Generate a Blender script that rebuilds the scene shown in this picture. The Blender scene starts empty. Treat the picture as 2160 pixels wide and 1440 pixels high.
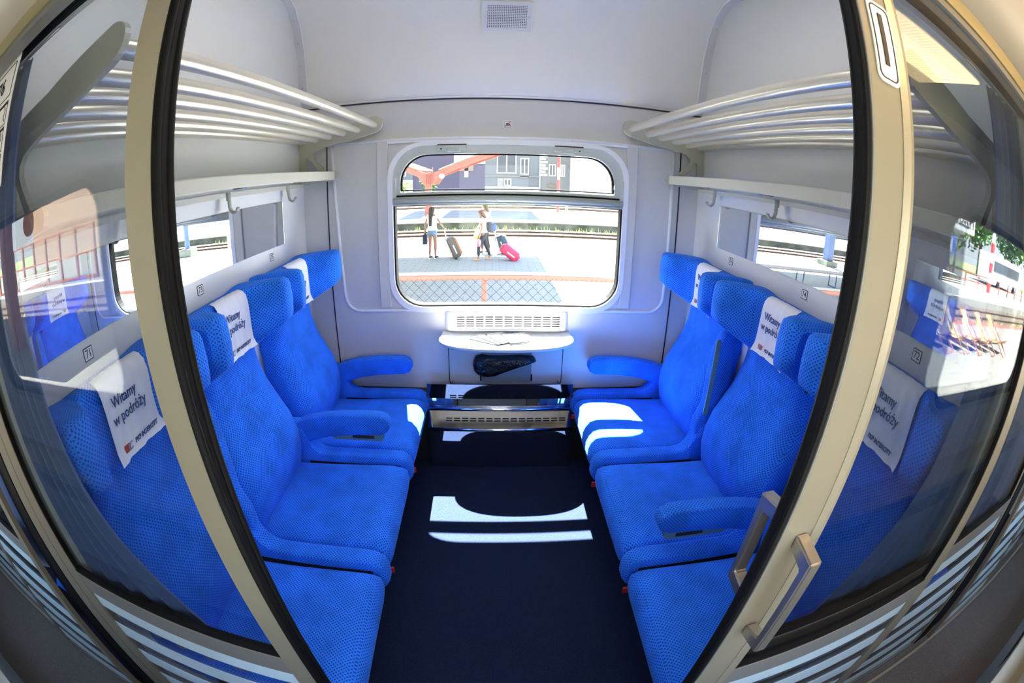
import bpy, bmesh, math, random
from math import sin, cos, pi, radians, sqrt
from mathutils import Vector, Matrix
random.seed(7)
S = bpy.context.scene
COL = S.collection

# ------------------------------------------------------------------ camera
cd = bpy.data.cameras.new('camera')
cam = bpy.data.objects.new('camera', cd); COL.objects.link(cam); S.camera = cam
cd.type = 'PANO'
cd.sensor_width = 36; cd.sensor_height = 24; cd.sensor_fit = 'HORIZONTAL'
cd.clip_start = 0.01; cd.clip_end = 500
for holder in (cd, getattr(cd, 'cycles', None)):
    if holder is None: continue
    try:
        holder.panorama_type = 'FISHEYE_LENS_POLYNOMIAL'
        holder.fisheye_fov = radians(200)
        holder.fisheye_polynomial_k0 = 0.0
        holder.fisheye_polynomial_k1 = -0.059349643126748314
        holder.fisheye_polynomial_k2 = -0.0008921999078761577
        holder.fisheye_polynomial_k3 = 9.288169267061423e-05
        holder.fisheye_polynomial_k4 = -3.6149248319358425e-06
    except Exception as e:
        pass
P_, Y_, R_ = radians(20.449), radians(2.655), radians(1.127)
f = Vector((sin(Y_)*cos(P_), cos(Y_)*cos(P_), -sin(P_)))
rt = Vector((cos(Y_), -sin(Y_), 0)); up = rt.cross(f)
rt2 = cos(R_)*rt + sin(R_)*up; up2 = -sin(R_)*rt + cos(R_)*up
m = Matrix((rt2, up2, -f)).transposed().to_4x4(); m.translation = Vector((0, 0, 1.62))
cam.matrix_world = m

# ------------------------------------------------------------------ world, sun, exposure
W = bpy.data.worlds.new('sky'); S.world = W; W.use_nodes = True
wn = W.node_tree.nodes; wl = W.node_tree.links
bg = wn['Background']
tcw = wn.new('ShaderNodeTexCoord'); sxw = wn.new('ShaderNodeSeparateXYZ'); rmp = wn.new('ShaderNodeValToRGB')
wl.new(tcw.outputs['Generated'], sxw.inputs[0]); wl.new(sxw.outputs[2], rmp.inputs[0])
rmp.color_ramp.elements[0].position = 0.0; rmp.color_ramp.elements[0].color = (0.92, 0.96, 1.0, 1)
rmp.color_ramp.elements[1].position = 0.7; rmp.color_ramp.elements[1].color = (0.42, 0.60, 0.95, 1)
wl.new(rmp.outputs[0], bg.inputs[0]); bg.inputs[1].default_value = 1.7
sd = bpy.data.lights.new('sun', 'SUN'); sun = bpy.data.objects.new('sun', sd); COL.objects.link(sun)
sd.energy = 46.0; sd.angle = radians(0.53); sd.color = (1.0, 0.965, 0.90)
ld = Vector((0.10, -0.485, -1.0)).normalized()
sun.rotation_euler = ld.to_track_quat('-Z', 'Y').to_euler(); sun.location = (0, 8, 12)
S.view_settings.view_transform = 'Standard'
try: S.view_settings.look = 'None'
except Exception: pass
S.view_settings.gamma = 1; S.view_settings.use_curve_mapping = False
S.view_settings.exposure = 1.75
S.cycles.max_bounces = 14; S.cycles.diffuse_bounces = 6; S.cycles.glossy_bounces = 6
S.cycles.transparent_max_bounces = 24; S.cycles.transmission_bounces = 8
S.cycles.sample_clamp_indirect = 6.0; S.cycles.caustics_reflective = False; S.cycles.caustics_refractive = False

# ------------------------------------------------------------------ materials
def mat(name, col, rough=.5, metal=0., spec=.5, emit=None, es=0., sheen=0., alpha=1., bump=None, noise=None):
    M = bpy.data.materials.new(name); M.use_nodes = True
    n = M.node_tree.nodes; b = n['Principled BSDF']; L = M.node_tree.links
    b.inputs['Base Color'].default_value = (*col, 1); b.inputs['Roughness'].default_value = rough
    b.inputs['Metallic'].default_value = metal; b.inputs['Specular IOR Level'].default_value = spec
    if sheen: b.inputs['Sheen Weight'].default_value = sheen; b.inputs['Sheen Roughness'].default_value = .4
    if emit: b.inputs['Emission Color'].default_value = (*emit, 1); b.inputs['Emission Strength'].default_value = es
    if bump or noise:
        tc = n.new('ShaderNodeTexCoord'); nz = n.new('ShaderNodeTexNoise'); L.new(tc.outputs['Object'], nz.inputs['Vector'])
        nz.inputs['Scale'].default_value = (bump or noise)[0]; nz.inputs['Detail'].default_value = 4
        if bump:
            bp = n.new('ShaderNodeBump'); bp.inputs['Strength'].default_value = bump[1]; bp.inputs['Distance'].default_value = bump[2]
            L.new(nz.outputs['Fac'], bp.inputs['Height']); L.new(bp.outputs[0], b.inputs['Normal'])
        if noise:
            cr = n.new('ShaderNodeValToRGB'); k = noise[1]
            cr.color_ramp.elements[0].position = .35; cr.color_ramp.elements[1].position = .65
            cr.color_ramp.elements[0].color = (*[c*(1-k) for c in col], 1); cr.color_ramp.elements[1].color = (*[min(1, c*(1+k)) for c in col], 1)
            L.new(nz.outputs['Fac'], cr.inputs[0]); L.new(cr.outputs[0], b.inputs['Base Color'])
    return M

def fabric(name, col, dot, p=.0125, r=.19, sheen=.25):
    M = bpy.data.materials.new(name); M.use_nodes = True
    n = M.node_tree.nodes; L = M.node_tree.links; b = n['Principled BSDF']
    b.inputs['Roughness'].default_value = .9; b.inputs['Specular IOR Level'].default_value = .15
    b.inputs['Sheen Weight'].default_value = sheen; b.inputs['Sheen Roughness'].default_value = .45
    b.inputs['Sheen Tint'].default_value = (.35, .75, 1, 1)
    tc = n.new('ShaderNodeTexCoord')
    sp = n.new('ShaderNodeSeparateXYZ'); L.new(tc.outputs['Object'], sp.inputs[0])
    sn = n.new('ShaderNodeSeparateXYZ'); L.new(tc.outputs['Normal'], sn.inputs[0])
    def mt(op, a, c=None, v=None):
        q = n.new('ShaderNodeMath'); q.operation = op; L.new(a, q.inputs[0])
        if c is not None: L.new(c, q.inputs[1])
        if v is not None: q.inputs[1].default_value = v
        return q.outputs[0]
    ax, ay, az = [mt('ABSOLUTE', sn.outputs[i]) for i in range(3)]
    zbig = mt('MULTIPLY', mt('GREATER_THAN', az, ax), mt('GREATER_THAN', az, ay))
    ybig = mt('MULTIPLY', mt('GREATER_THAN', ay, ax), mt('GREATER_THAN', ay, az))
    def mix(fac, a, c):
        q = n.new('ShaderNodeMix'); q.data_type = 'FLOAT'; L.new(fac, q.inputs[0]); L.new(a, q.inputs[2]); L.new(c, q.inputs[3]); return q.outputs[0]
    u = mix(ybig, sp.outputs[1], sp.outputs[0])          # y normally, x on side faces
    v = mix(zbig, sp.outputs[2], sp.outputs[0])          # z normally, x on top faces
    u = mt('MULTIPLY', u, v=1/p); v = mt('MULTIPLY', v, v=1/p)
    def dist(off):
        fu = mt('SUBTRACT', mt('FRACT', mt('ADD', u, v=off)), v=.5); fv = mt('SUBTRACT', mt('FRACT', mt('ADD', v, v=off)), v=.5)
        return mt('SQRT', mt('ADD', mt('MULTIPLY', fu, fu), mt('MULTIPLY', fv, fv)))
    d = mt('MINIMUM', dist(100.0), dist(100.5))
    mr = n.new('ShaderNodeMapRange'); L.new(d, mr.inputs[0]); mr.inputs[1].default_value = r-.04; mr.inputs[2].default_value = r+.06
    mc = n.new('ShaderNodeMix'); mc.data_type = 'RGBA'; L.new(mr.outputs[0], mc.inputs[0])
    mc.inputs[6].default_value = (*dot, 1); mc.inputs[7].default_value = (*col, 1)
    nz = n.new('ShaderNodeTexNoise'); nz.inputs['Scale'].default_value = 9; L.new(tc.outputs['Object'], nz.inputs['Vector'])
    mr2 = n.new('ShaderNodeMapRange'); L.new(nz.outputs['Fac'], mr2.inputs[0]); mr2.inputs[1].default_value = .3; mr2.inputs[2].default_value = .7; mr2.inputs[3].default_value = .82; mr2.inputs[4].default_value = 1.15
    mm = n.new('ShaderNodeMix'); mm.data_type = 'RGBA'; mm.blend_type = 'MULTIPLY'; mm.inputs[0].default_value = 1
    L.new(mc.outputs[2], mm.inputs[6]); L.new(mr2.outputs[0], mm.inputs[7]); L.new(mm.outputs[2], b.inputs['Base Color'])
    bp = n.new('ShaderNodeBump'); bp.inputs['Strength'].default_value = .35; bp.inputs['Distance'].default_value = .001
    L.new(mr.outputs[0], bp.inputs['Height']); L.new(bp.outputs[0], b.inputs['Normal'])
    return M

def glass(name, tint=(1, 1, 1), refl=1.0, ior=1.5):
    M = bpy.data.materials.new(name); M.use_nodes = True
    n = M.node_tree.nodes; L = M.node_tree.links; n.clear()
    o = n.new('ShaderNodeOutputMaterial'); t = n.new('ShaderNodeBsdfTransparent'); g = n.new('ShaderNodeBsdfGlossy')
    t.inputs[0].default_value = (*tint, 1); g.inputs['Roughness'].default_value = 0.0; g.inputs[0].default_value = (1, 1, 1, 1)
    ge = n.new('ShaderNodeNewGeometry'); dt = n.new('ShaderNodeVectorMath'); dt.operation = 'DOT_PRODUCT'
    L.new(ge.outputs['Incoming'], dt.inputs[0]); L.new(ge.outputs['Normal'], dt.inputs[1])
    def mt(op, a, v):
        q = n.new('ShaderNodeMath'); q.operation = op; q.use_clamp = True
        for i, w_ in enumerate((a, v)):
            if w_ is None: continue
            if isinstance(w_, float): q.inputs[i].default_value = w_
            else: L.new(w_, q.inputs[i])
        return q
    ab = n.new('ShaderNodeMath'); ab.operation = 'ABSOLUTE'; L.new(dt.outputs['Value'], ab.inputs[0])
    r0 = ((ior-1)/(ior+1))**2
    pw = mt('POWER', mt('SUBTRACT', 1.0, ab.outputs[0]).outputs[0], 5.0)
    mu = mt('MULTIPLY', mt('MULTIPLY_ADD', pw.outputs[0], 1.0-r0).outputs[0], 1.0)
    mu.inputs[0].links[0].from_node.inputs[2].default_value = r0
    mu.inputs[1].default_value = refl; mx = n.new('ShaderNodeMixShader')
    L.new(mu.outputs[0], mx.inputs[0]); L.new(t.outputs[0], mx.inputs[1]); L.new(g.outputs[0], mx.inputs[2]); L.new(mx.outputs[0], o.inputs[0])
    return M

def frosted(name, col=(.80, .93, .97), a=.95):
    M = bpy.data.materials.new(name); M.use_nodes = True
    n = M.node_tree.nodes; L = M.node_tree.links; b = n['Principled BSDF']; o = n['Material Output']
    b.inputs['Base Color'].default_value = (*col, 1); b.inputs['Roughness'].default_value = .35
    tl = n.new('ShaderNodeBsdfTranslucent'); tl.inputs[0].default_value = (*col, 1)
    m1 = n.new('ShaderNodeMixShader'); m1.inputs[0].default_value = .35; L.new(b.outputs[0], m1.inputs[1]); L.new(tl.outputs[0], m1.inputs[2])
    tr = n.new('ShaderNodeBsdfTransparent'); m2 = n.new('ShaderNodeMixShader'); m2.inputs[0].default_value = a
    L.new(tr.outputs[0], m2.inputs[1]); L.new(m1.outputs[0], m2.inputs[2]); L.new(m2.outputs[0], o.inputs[0])
    return M

def speckle(name, base, spot, scale=260, thr=.70, rough=.6, bump=0):
    M = bpy.data.materials.new(name); M.use_nodes = True
    n = M.node_tree.nodes; L = M.node_tree.links; b = n['Principled BSDF']; b.inputs['Roughness'].default_value = rough; b.inputs['Specular IOR Level'].default_value = .15
    tc = n.new('ShaderNodeTexCoord'); nz = n.new('ShaderNodeTexNoise'); nz.inputs['Scale'].default_value = scale; nz.inputs['Detail'].default_value = 2
    L.new(tc.outputs['Object'], nz.inputs['Vector'])
    cr = n.new('ShaderNodeValToRGB'); cr.color_ramp.elements[0].position = thr-.03; cr.color_ramp.elements[1].position = thr+.03
    cr.color_ramp.elements[0].color = (*base, 1); cr.color_ramp.elements[1].color = (*spot, 1)
    L.new(nz.outputs['Fac'], cr.inputs[0]); L.new(cr.outputs[0], b.inputs['Base Color'])
    if bump:
        bp = n.new('ShaderNodeBump'); bp.inputs['Strength'].default_value = bump; bp.inputs['Distance'].default_value = .002
        L.new(nz.outputs['Fac'], bp.inputs['Height']); L.new(bp.outputs[0], b.inputs['Normal'])
    return M

def paving(name, col, col2, mortar, sx, sy):
    M = bpy.data.materials.new(name); M.use_nodes = True
    n = M.node_tree.nodes; L = M.node_tree.links; b = n['Principled BSDF']; b.inputs['Roughness'].default_value = .85
    tc = n.new('ShaderNodeTexCoord'); br = n.new('ShaderNodeTexBrick'); L.new(tc.outputs['Object'], br.inputs['Vector'])
    br.inputs['Color1'].default_value = (*col, 1); br.inputs['Color2'].default_value = (*col2, 1); br.inputs['Mortar'].default_value = (*mortar, 1)
    br.inputs['Scale'].default_value = 1; br.inputs['Brick Width'].default_value = sx; br.inputs['Row Height'].default_value = sy; br.inputs['Mortar Size'].default_value = .012
    L.new(br.outputs[0], b.inputs['Base Color'])
    return M

BLUE = fabric('blue dotted seat fabric', (.030, .215, .93), (.005, .055, .42), sheen=.12)
CLOTH = mat('white cotton', (.82, .83, .90), .85, bump=(60, .15, .001))
INSERT = mat('teal grey plastic', (.10, .22, .28), .4)
WALL = mat('lilac grey wall panel', (.595, .58, .57), .42, bump=(900, .08, .0005))
PART = mat('pale grey partition laminate', (.74, .735, .71), .38)
CEIL = mat('light grey ceiling panel', (.76, .745, .705), .4)
BEAD = mat('white moulding', (.85, .85, .88), .3)
GROOVE = mat('dark joint', (.02, .02, .03), .8)
FRAMEG = mat('grey green window sash', (.50, .53, .50), .35)
RUBBER = mat('black rubber', (.004, .004, .005), .7, spec=.2)
ALU = mat('satin champagne aluminium', (.50, .465, .37), .32, metal=.55)
BEIGE = mat('beige powder coated metal', (.225, .20, .152), .4)
GREYM = mat('warm grey door rail', (.19, .185, .175), .45)
CHAMP = mat('champagne rack tube', (.62, .575, .47), .30, metal=.4)
BRK = mat('rack bracket beige', (.47, .455, .37), .45)
CHROME = mat('chrome', (.85, .85, .86), .08, metal=1)
STEEL = mat('polished stainless steel', (.50, .51, .53), .035, metal=1)
SATIN = mat('brushed satin steel', (.55, .53, .49), .3, metal=.9)
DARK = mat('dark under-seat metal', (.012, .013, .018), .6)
RED = mat('red lever plastic', (.55, .02, .015), .4)
MIRROR = mat('mirror', (.86, .88, .88), .0, metal=1)
MIRROREDGE = mat('mirror bright edge', (.75, .77, .78), .15, metal=.8)
CARPET = speckle('navy carpet', (.006, .012, .036), (.028, .040, .085), 420, .58, .95, .6)
VINYL = speckle('dark corridor vinyl', (.150, .135, .132), (.55, .53, .51), 300, .675, .5)
GLASSW = glass('window glass', (.97, .99, .98), .28)
GLASSD = glass('door glass', (.83, .855, .875), .75, 1.52)
FROST = frosted('frosted glass stripe')
WHITE = mat('white sticker', (.86, .86, .84), .4)
INK = mat('black ink', (.012, .012, .02), .5)
INKB = mat('navy blue print', (.03, .07, .22), .6)
INKR = mat('red print', (.55, .06, .03), .5)
TABLE = mat('white table laminate', (.80, .80, .80), .35)
CURT = mat('slate blue curtain cloth', (.07, .11, .24), .9, sheen=.2)
CREAM = mat('cream corridor panel', (.56, .50, .41), .35)
GOLD = mat('bronze anodised strip', (.42, .36, .20), .35, metal=.5)
LAMPM = mat('warm ribbed lamp diffuser', (.9, .8, .6), .4, emit=(1, .66, .32), es=3.2)
LAMPC = mat('added fill lamp diffuser', (.9, .9, .9), .4, emit=(1, .96, .90), es=3.0)
BAG = mat('black plastic bag film', (.006, .006, .007), .22, bump=(26, .9, .02))
BINM = mat('grey bin flap', (.22, .25, .28), .4)
PAPER = mat('leaflet paper', (.78, .8, .78), .5)
PAPERD = mat('leaflet dark print', (.010, .014, .012), .8, spec=.1)

# ------------------------------------------------------------------ helpers
def link(o):
    COL.objects.link(o); return o
def thing(name, label, cat, loc=(0, 0, 0), rotz=0., group=None, kind=None):
    o = bpy.data.objects.new(name, None); o.location = loc; o.rotation_euler = (0, 0, rotz); o.empty_display_size = .05
    if label: o['label'] = label
    if cat: o['category'] = cat
    if group: o['group'] = group
    if kind: o['kind'] = kind
    return link(o)
def tag(o, label, cat, group=None, kind=None):
    if label: o['label'] = label
    if cat: o['category'] = cat
    if group: o['group'] = group
    if kind: o['kind'] = kind
    return o
def root_offset(parent):
    v = Vector((0, 0, 0)); p = parent
    while p is not None:
        v += Vector(p.location); p = p.parent
    return v
def make(name, verts, faces, mt, parent=None, smooth=False, local=False, recalc=True, auto=None):
    me = bpy.data.meshes.new(name)
    if parent is not None and not local:
        off = root_offset(parent); verts = [(v[0]-off.x, v[1]-off.y, v[2]-off.z) for v in verts]
    me.from_pydata([tuple(v) for v in verts], [], faces)
    if recalc:
        bm = bmesh.new(); bm.from_mesh(me); bmesh.ops.recalc_face_normals(bm, faces=bm.faces); bm.to_mesh(me); bm.free()
    if smooth:
        me.shade_smooth()
        if auto:
            try: me.set_sharp_from_angle(angle=radians(auto))
            except Exception: pass
    me.materials.append(mt)
    o = bpy.data.objects.new(name, me); link(o)
    if parent is not None: o.parent = parent
    return o
class G:
    """collects geometry for ONE object"""
    def __init__(s): s.v = []; s.f = []
    def add(s, v, fa):
        k = len(s.v); s.v += [tuple(p) for p in v]; s.f += [tuple(i+k for i in q) for q in fa]; return s
    def box(s, a, b, rot=None, piv=None):
        (x0, y0, z0), (x1, y1, z1) = a, b
        v = [(x0, y0, z0), (x1, y0, z0), (x1, y1, z0), (x0, y1, z0), (x0, y0, z1), (x1, y0, z1), (x1, y1, z1), (x0, y1, z1)]
        if rot is not None:
            pv = Vector(piv) if piv else Vector(((x0+x1)/2, (y0+y1)/2, (z0+z1)/2))
            v = [tuple(rot @ (Vector(p)-pv) + pv) for p in v]
        return s.add(v, [(0, 3, 2, 1), (4, 5, 6, 7), (0, 1, 5, 4), (1, 2, 6, 5), (2, 3, 7, 6), (3, 0, 4, 7)])
    def rbox(s, a, b, r=.005, rot=None, piv=None, seg=2):
        bm = bmesh.new(); bmesh.ops.create_cube(bm, size=1)
        for v in bm.verts:
            v.co = Vector(((a[i]+b[i])/2 + v.co[i]*(b[i]-a[i]) for i in range(3)))
        bmesh.ops.bevel(bm, geom=list(bm.edges), offset=r, segments=seg, affect='EDGES', profile=.5)
        if rot is not None:
            pv = Vector(piv) if piv else (Vector(a)+Vector(b))/2
            for v in bm.verts: v.co = rot @ (v.co-pv) + pv
        bm.verts.index_update()
        s.add([v.co[:] for v in bm.verts], [[v.index for v in q.verts] for q in bm.faces]); bm.free(); return s
    def tube(s, pts, r, n=10, caps=True, closed=False, flat=None):
        pts = [Vector(p) for p in pts]; rings = []; prev = None; m_ = len(pts)
        for i, p in enumerate(pts):
            if closed: t = (pts[(i+1) % m_]-pts[i-1]).normalized()
            else: t = (pts[min(i+1, m_-1)]-pts[max(i-1, 0)]).normalized()
            if prev is None:
                a = Vector((0, 0, 1)) if abs(t.z) < .9 else Vector((0, 1, 0))
                nrm = t.cross(a).normalized()
            else: nrm = (prev - t*prev.dot(t)).normalized()
            prev = nrm; bn = t.cross(nrm); rr = r[i] if isinstance(r, (list, tuple)) else r
            rings.append([tuple(p + nrm*cos(2*pi*k/n)*rr + bn*sin(2*pi*k/n)*rr*(flat or 1)) for k in range(n)])
        return s.loft(rings, caps=caps, closed=closed)
    def loft(s, rings, caps=True, closed=False):
        n = len(rings[0]); v = [p for r in rings for p in r]; fa = []; m_ = len(rings)
        for i in range(m_ if closed else m_-1):
            j = (i+1) % m_
            for k in range(n):
                fa.append((i*n+k, i*n+(k+1) % n, j*n+(k+1) % n, j*n+k))
        if caps and not closed:
            fa.append(tuple(range(n))[::-1]); fa.append(tuple((m_-1)*n+k for k in range(n)))
        return s.add(v, fa)
    def cyl(s, a, b, r, n=12, r2=None): return s.tube([a, b], [r, r if r2 is None else r2], n)
    def sphere(s, c, r, seg=10, rings=6, sc=(1, 1, 1)):
        v = []; fa = []
        for i in range(1, rings):
            th = pi*i/rings
            for k in range(seg): v.append((c[0]+r*sc[0]*sin(th)*cos(2*pi*k/seg), c[1]+r*sc[1]*sin(th)*sin(2*pi*k/seg), c[2]+r*sc[2]*cos(th)))
        v += [(c[0], c[1], c[2]+r*sc[2]), (c[0], c[1], c[2]-r*sc[2])]; T = len(v)-2; B = T+1
        for i in range(rings-2):
            for k in range(seg): fa.append((i*seg+k, (i+1)*seg+k, (i+1)*seg+(k+1) % seg, i*seg+(k+1) % seg))
        for k in range(seg):
            fa.append((T, k, (k+1) % seg)); fa.append((B, (rings-2)*seg+(k+1) % seg, (rings-2)*seg+k))
        return s.add(v, fa)
    def plate(s, outlines, axis, lo, hi):
        """outer outline and holes, 2-D, filled and thickened; axis = direction of the thickness"""
        c = bpy.data.curves.new('t', 'CURVE'); c.dimensions = '2D'; c.fill_mode = 'BOTH'; c.extrude = (hi-lo)/2
        for ol in outlines:
            sp = c.splines.new('POLY'); sp.points.add(len(ol)-1); sp.use_cyclic_u = True
            for i, p in enumerate(ol): sp.points[i].co = (p[0], p[1], 0, 1)
        o = bpy.data.objects.new('t', c); me = bpy.data.meshes.new_from_object(o)
        mid = (lo+hi)/2; v = []
        for p in me.vertices:
            a, b, t = p.co
            v.append((a, mid+t, b) if axis == 'y' else (mid+t, a, b) if axis == 'x' else (a, b, mid+t))
        s.add(v, [tuple(q.vertices) for q in me.polygons])
        bpy.data.objects.remove(o); bpy.data.curves.remove(c); bpy.data.meshes.remove(me); return s
    def out(s, name, mt, parent=None, smooth=False, auto=None, **k): return make(name, s.v, s.f, mt, parent, smooth, auto=auto, **k)
def rrect(x0, x1, z0, z1, r, n=8):
    """r: one radius or (bottom-left, bottom-right, top-right, top-left)"""
    r = r if isinstance(r, (tuple, list)) else (r,)*4; pts = []
    for (cx, cz, a0, rr) in ((x0+r[0], z0+r[0], pi, r[0]), (x1-r[1], z0+r[1], 1.5*pi, r[1]), (x1-r[2], z1-r[2], 0, r[2]), (x0+r[3], z1-r[3], .5*pi, r[3])):
        if rr < 1e-5: pts.append((cx, cz)); continue
        for k in range(n+1):
            a = a0 + .5*pi*k/n; pts.append((cx+rr*cos(a), cz+rr*sin(a)))
    return pts
def struct(g, name, mt, **k):
    o = g.out(name, mt, **k); o['kind'] = 'structure'; return o
def writing(name, body, size, origin, xd, yd, mt, parent, align='CENTER', depth=.0006, sx=1., shear=0., bold=.012):
    c = bpy.data.curves.new('w', 'FONT'); c.body = body; c.size = size; c.align_x = align; c.align_y = 'CENTER'; c.extrude = depth/2; c.resolution_u = 3; c.shear = shear; c.offset = size*bold
    o = bpy.data.objects.new('w', c); me = bpy.data.meshes.new_from_object(o)
    xd = Vector(xd).normalized(); yd = Vector(yd).normalized(); zd = xd.cross(yd)
    v = [tuple(Vector(origin) + xd*p.co.x*sx + yd*p.co.y + zd*p.co.z) for p in me.vertices]; fa = [tuple(q.vertices) for q in me.polygons]
    bpy.data.objects.remove(o); bpy.data.curves.remove(c); bpy.data.meshes.remove(me)
    return make(name, v, fa, mt, parent, recalc=False)
def copy_tree(o, parent=None):
    c = o.copy(); COL.objects.link(c); c.parent = parent
    for ch in list(o.children): copy_tree(ch, c)
    return c

XL, XR, YW, DP = -1.04, 1.13, 2.40, .38     # partitions, window wall, glazed front
CX = .045
# ------------------------------------------------------------------ shell
g = G().box((-3.6, .38, -.04), (3.8, 2.46, 0)); struct(g, 'floor', CARPET)
g = G().box((-3.6, -.40, -.04), (3.8, .38, -.001)); struct(g, 'floor_corridor', VINYL)
holes = [rrect(c-.60, c+.60, .93, 1.795, .15) for c in (.08-2.26, .08, .08+2.26)]
struct(G().plate([[(-3.6, 0), (3.8, 0), (3.8, 2.10), (-3.6, 2.10)]] + [rrect(-.533, .693, .918, 1.80, (.16, .16, .17, .17)), holes[0], holes[2]], 'y', YW, YW+.05), 'wall_window', WALL)
g = G().box((XL-.06, .40, 0), (XL, YW, 2.62)); struct(g, 'wall_left', PART)
g = G().box((XR, .40, 0), (XR+.06, YW, 2.62)); struct(g, 'wall_right', PART)
# sloping ceiling cove and ceiling
prof = [(2.46, 2.04), (2.395, 2.052), (2.372, 2.075), (2.345, 2.13), (2.31, 2.24), (2.264, 2.36), (2.19, 2.48), (2.09, 2.575), (1.98, 2.62), (1.6, 2.65), (.42, 2.66)]
v = []; fa = []
for i, (y, z) in enumerate(prof): v += [(-3.6, y, z), (3.8, y, z), (-3.6, y+.02, z+.03), (3.8, y+.02, z+.03)]
for i in range(len(prof)-1):
    a = 4*i; fa += [(a, a+1, a+5, a+4), (a+2, a+6, a+7, a+3), (a, a+4, a+6, a+2), (a+1, a+3, a+7, a+5)]
o = make('ceiling', v, fa, CEIL, smooth=True, auto=40); o['kind'] = 'structure'
# seam lines and corner trims of the cove
o = G().box((XL, 2.392, 2.043), (XR, 2.399, 2.049)).out('trim_1', GROOVE); o['kind'] = 'structure'
o = G().tube([(XL, 2.388, 2.055), (XR, 2.388, 2.055)], .006, 8).out('trim_2', BEAD, smooth=True); o['kind'] = 'structure'
k = 3; TRIMM = mat('corner trim grey', (.62, .625, .65), .35)
for x0, x1, n_ in ((XL, XL+.05, 'left'), (XR-.05, XR, 'right')):
    v = []; fa = []
    pr = prof[2:10]
    for (y, z) in pr: v += [(x0, y-.004, z-.006), (x1, y-.004, z-.006), (x1, y+.01, z+.01), (x0, y+.01, z+.01)]
    for i in range(len(pr)-1):
        a = 4*i; fa += [(a, a+1, a+5, a+4), (a+1, a+2, a+6, a+5), (a+3, a, a+4, a+7)]
    t = make('trim_%d' % k, v, fa, TRIMM, smooth=True, auto=40); t['kind'] = 'structure'; k += 1
    xe = x1 if n_ == 'left' else x0
    G().tube([(xe, y-.006, z-.006) for y, z in pr], .0035, 6).out('trim_edge', BEAD, t, smooth=True)
    for (y, z) in ((2.325, 2.17), (2.285, 2.29), (2.225, 2.41), (2.14, 2.52)):
        G().sphere(((x0+x1)/2, y-.008, z-.008), .005, 8, 4).out('screw', SATIN, t, smooth=True)
# lower seam bead, inset panel moulding, vertical grooves, blind guides
g = G().tube([(XL+.03, 2.392, 1.833), (XR-.03, 2.392, 1.833)], .008, 8); struct(g, 'trim_5', BEAD, smooth=True)
pth = [(-.867, 1.833), (-.840, 1.40), (-.822, 1.02)]
pth += [(-.82+.09*(1-cos(a)), .995-.09*sin(a)) for a in [pi/2*i/8 for i in range(1, 9)]]
pth += [(.875, .905)]
pth += [(.875+.09*sin(a), .905+.09*(1-cos(a))) for a in [pi/2*i/8 for i in range(1, 9)]]
pth += [(.968, 1.2), (.966, 1.833)]
struct(G().tube([(x, 2.398, z) for x, z in pth], .009, 8), 'trim_6', BEAD, smooth=True)
g = G().box((-.898, 2.394, .47), (-.893, 2.400, 1.83)).box((1.008, 2.394, .47), (1.014, 2.400, 1.83)); struct(g, 'trim_7', GROOVE)
g = G()
for a, b in ((-.612, -.552), (.700, .760)): g.rbox((a, 2.386, .925), (b, 2.402, 1.833), .004)
struct(g, 'trim_8', WALL)
g = G().box((-.58, 2.388, 1.815), (.75, 2.400, 1.826)); struct(g, 'trim_9', BEAD)

g = G().box((-3.66, -.42, -.04), (-3.60, 2.50, 2.72)); struct(g, 'wall_light_stop_left', PART)  # unseen end wall, added to stop light leaking into the corridor
g = G().box((3.80, -.42, -.04), (3.86, 2.50, 2.72)); struct(g, 'wall_light_stop_right', PART)  # matching light stop added at the right end

# ------------------------------------------------------------------ main window
w = thing('window_1', None, None, (.08, YW, .93), kind='structure')
G().plate([rrect(-.553, .713, .895, 1.815, (.175, .175, .185, .185)), rrect(-.525, .686, .925, 1.795, (.155, .155, .165, .165))], 'y', 2.384, 2.432).out('surround', BEAD, w)
G().plate([rrect(-.527, .688, .922, 1.482, (.155, .155, .002, .002)), rrect(-.516, .678, .934, 1.476, (.148, .148, .002, .002))], 'y', 2.398, 2.452).out('gasket', RUBBER, w)
G().plate([rrect(-.527, .688, 1.478, 1.797, (.002, .002, .165, .165)), rrect(-.488, .638, 1.549, 1.750, (.004, .004, .145, .145))], 'y', 2.394, 2.425).out('upper_sash', FRAMEG, w)
G().plate([rrect(-.486, .636, 1.556, 1.748, (.004, .004, .145, .145)), rrect(-.478, .628, 1.562, 1.741, (.004, .004, .14, .14))], 'y', 2.408, 2.43).out('gasket', RUBBER, w)
G().box((-.505, 2.389, 1.526), (.665, 2.394, 1.535)).out('slot', RUBBER, w)
g = G().tube([(-.525, 2.392, 1.505), (.686, 2.392, 1.505)], .014, 10).tube([(-.525, 2.393, 1.486), (.686, 2.393, 1.486)], .007, 8)
g.out('transom', FRAMEG, w, smooth=True)
for a in (-.527, .668): G().rbox((a, 2.384, 1.52), (a+.02, 2.394, 1.63), .003).out('guide', FRAMEG, w)
for cx, s in ((-.215, 1), (.385, -1)):
    l = G().rbox((cx-.078, 2.382, 1.768), (cx+.078, 2.393, 1.795), .003).out('latch', FRAMEG, w)
    G().rbox((cx-.035+s*.008, 2.376, 1.757), (cx+.035+s*.008, 2.384, 1.782), .004).out('latch_grip', FRAMEG, l)
    G().box((cx-.075, 2.381, 1.794), (cx+.075, 2.392, 1.800)).out('latch_gap', GROOVE, l)
    G().sphere((cx-s*.055, 2.382, 1.775), .004, 6, 4).out('screw', RUBBER, l)
G().plate([rrect(-.52, .68, .93, 1.48, (.15, .15, .002, .002))], 'y', 2.426, 2.430).out('pane', GLASSW, w)
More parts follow.
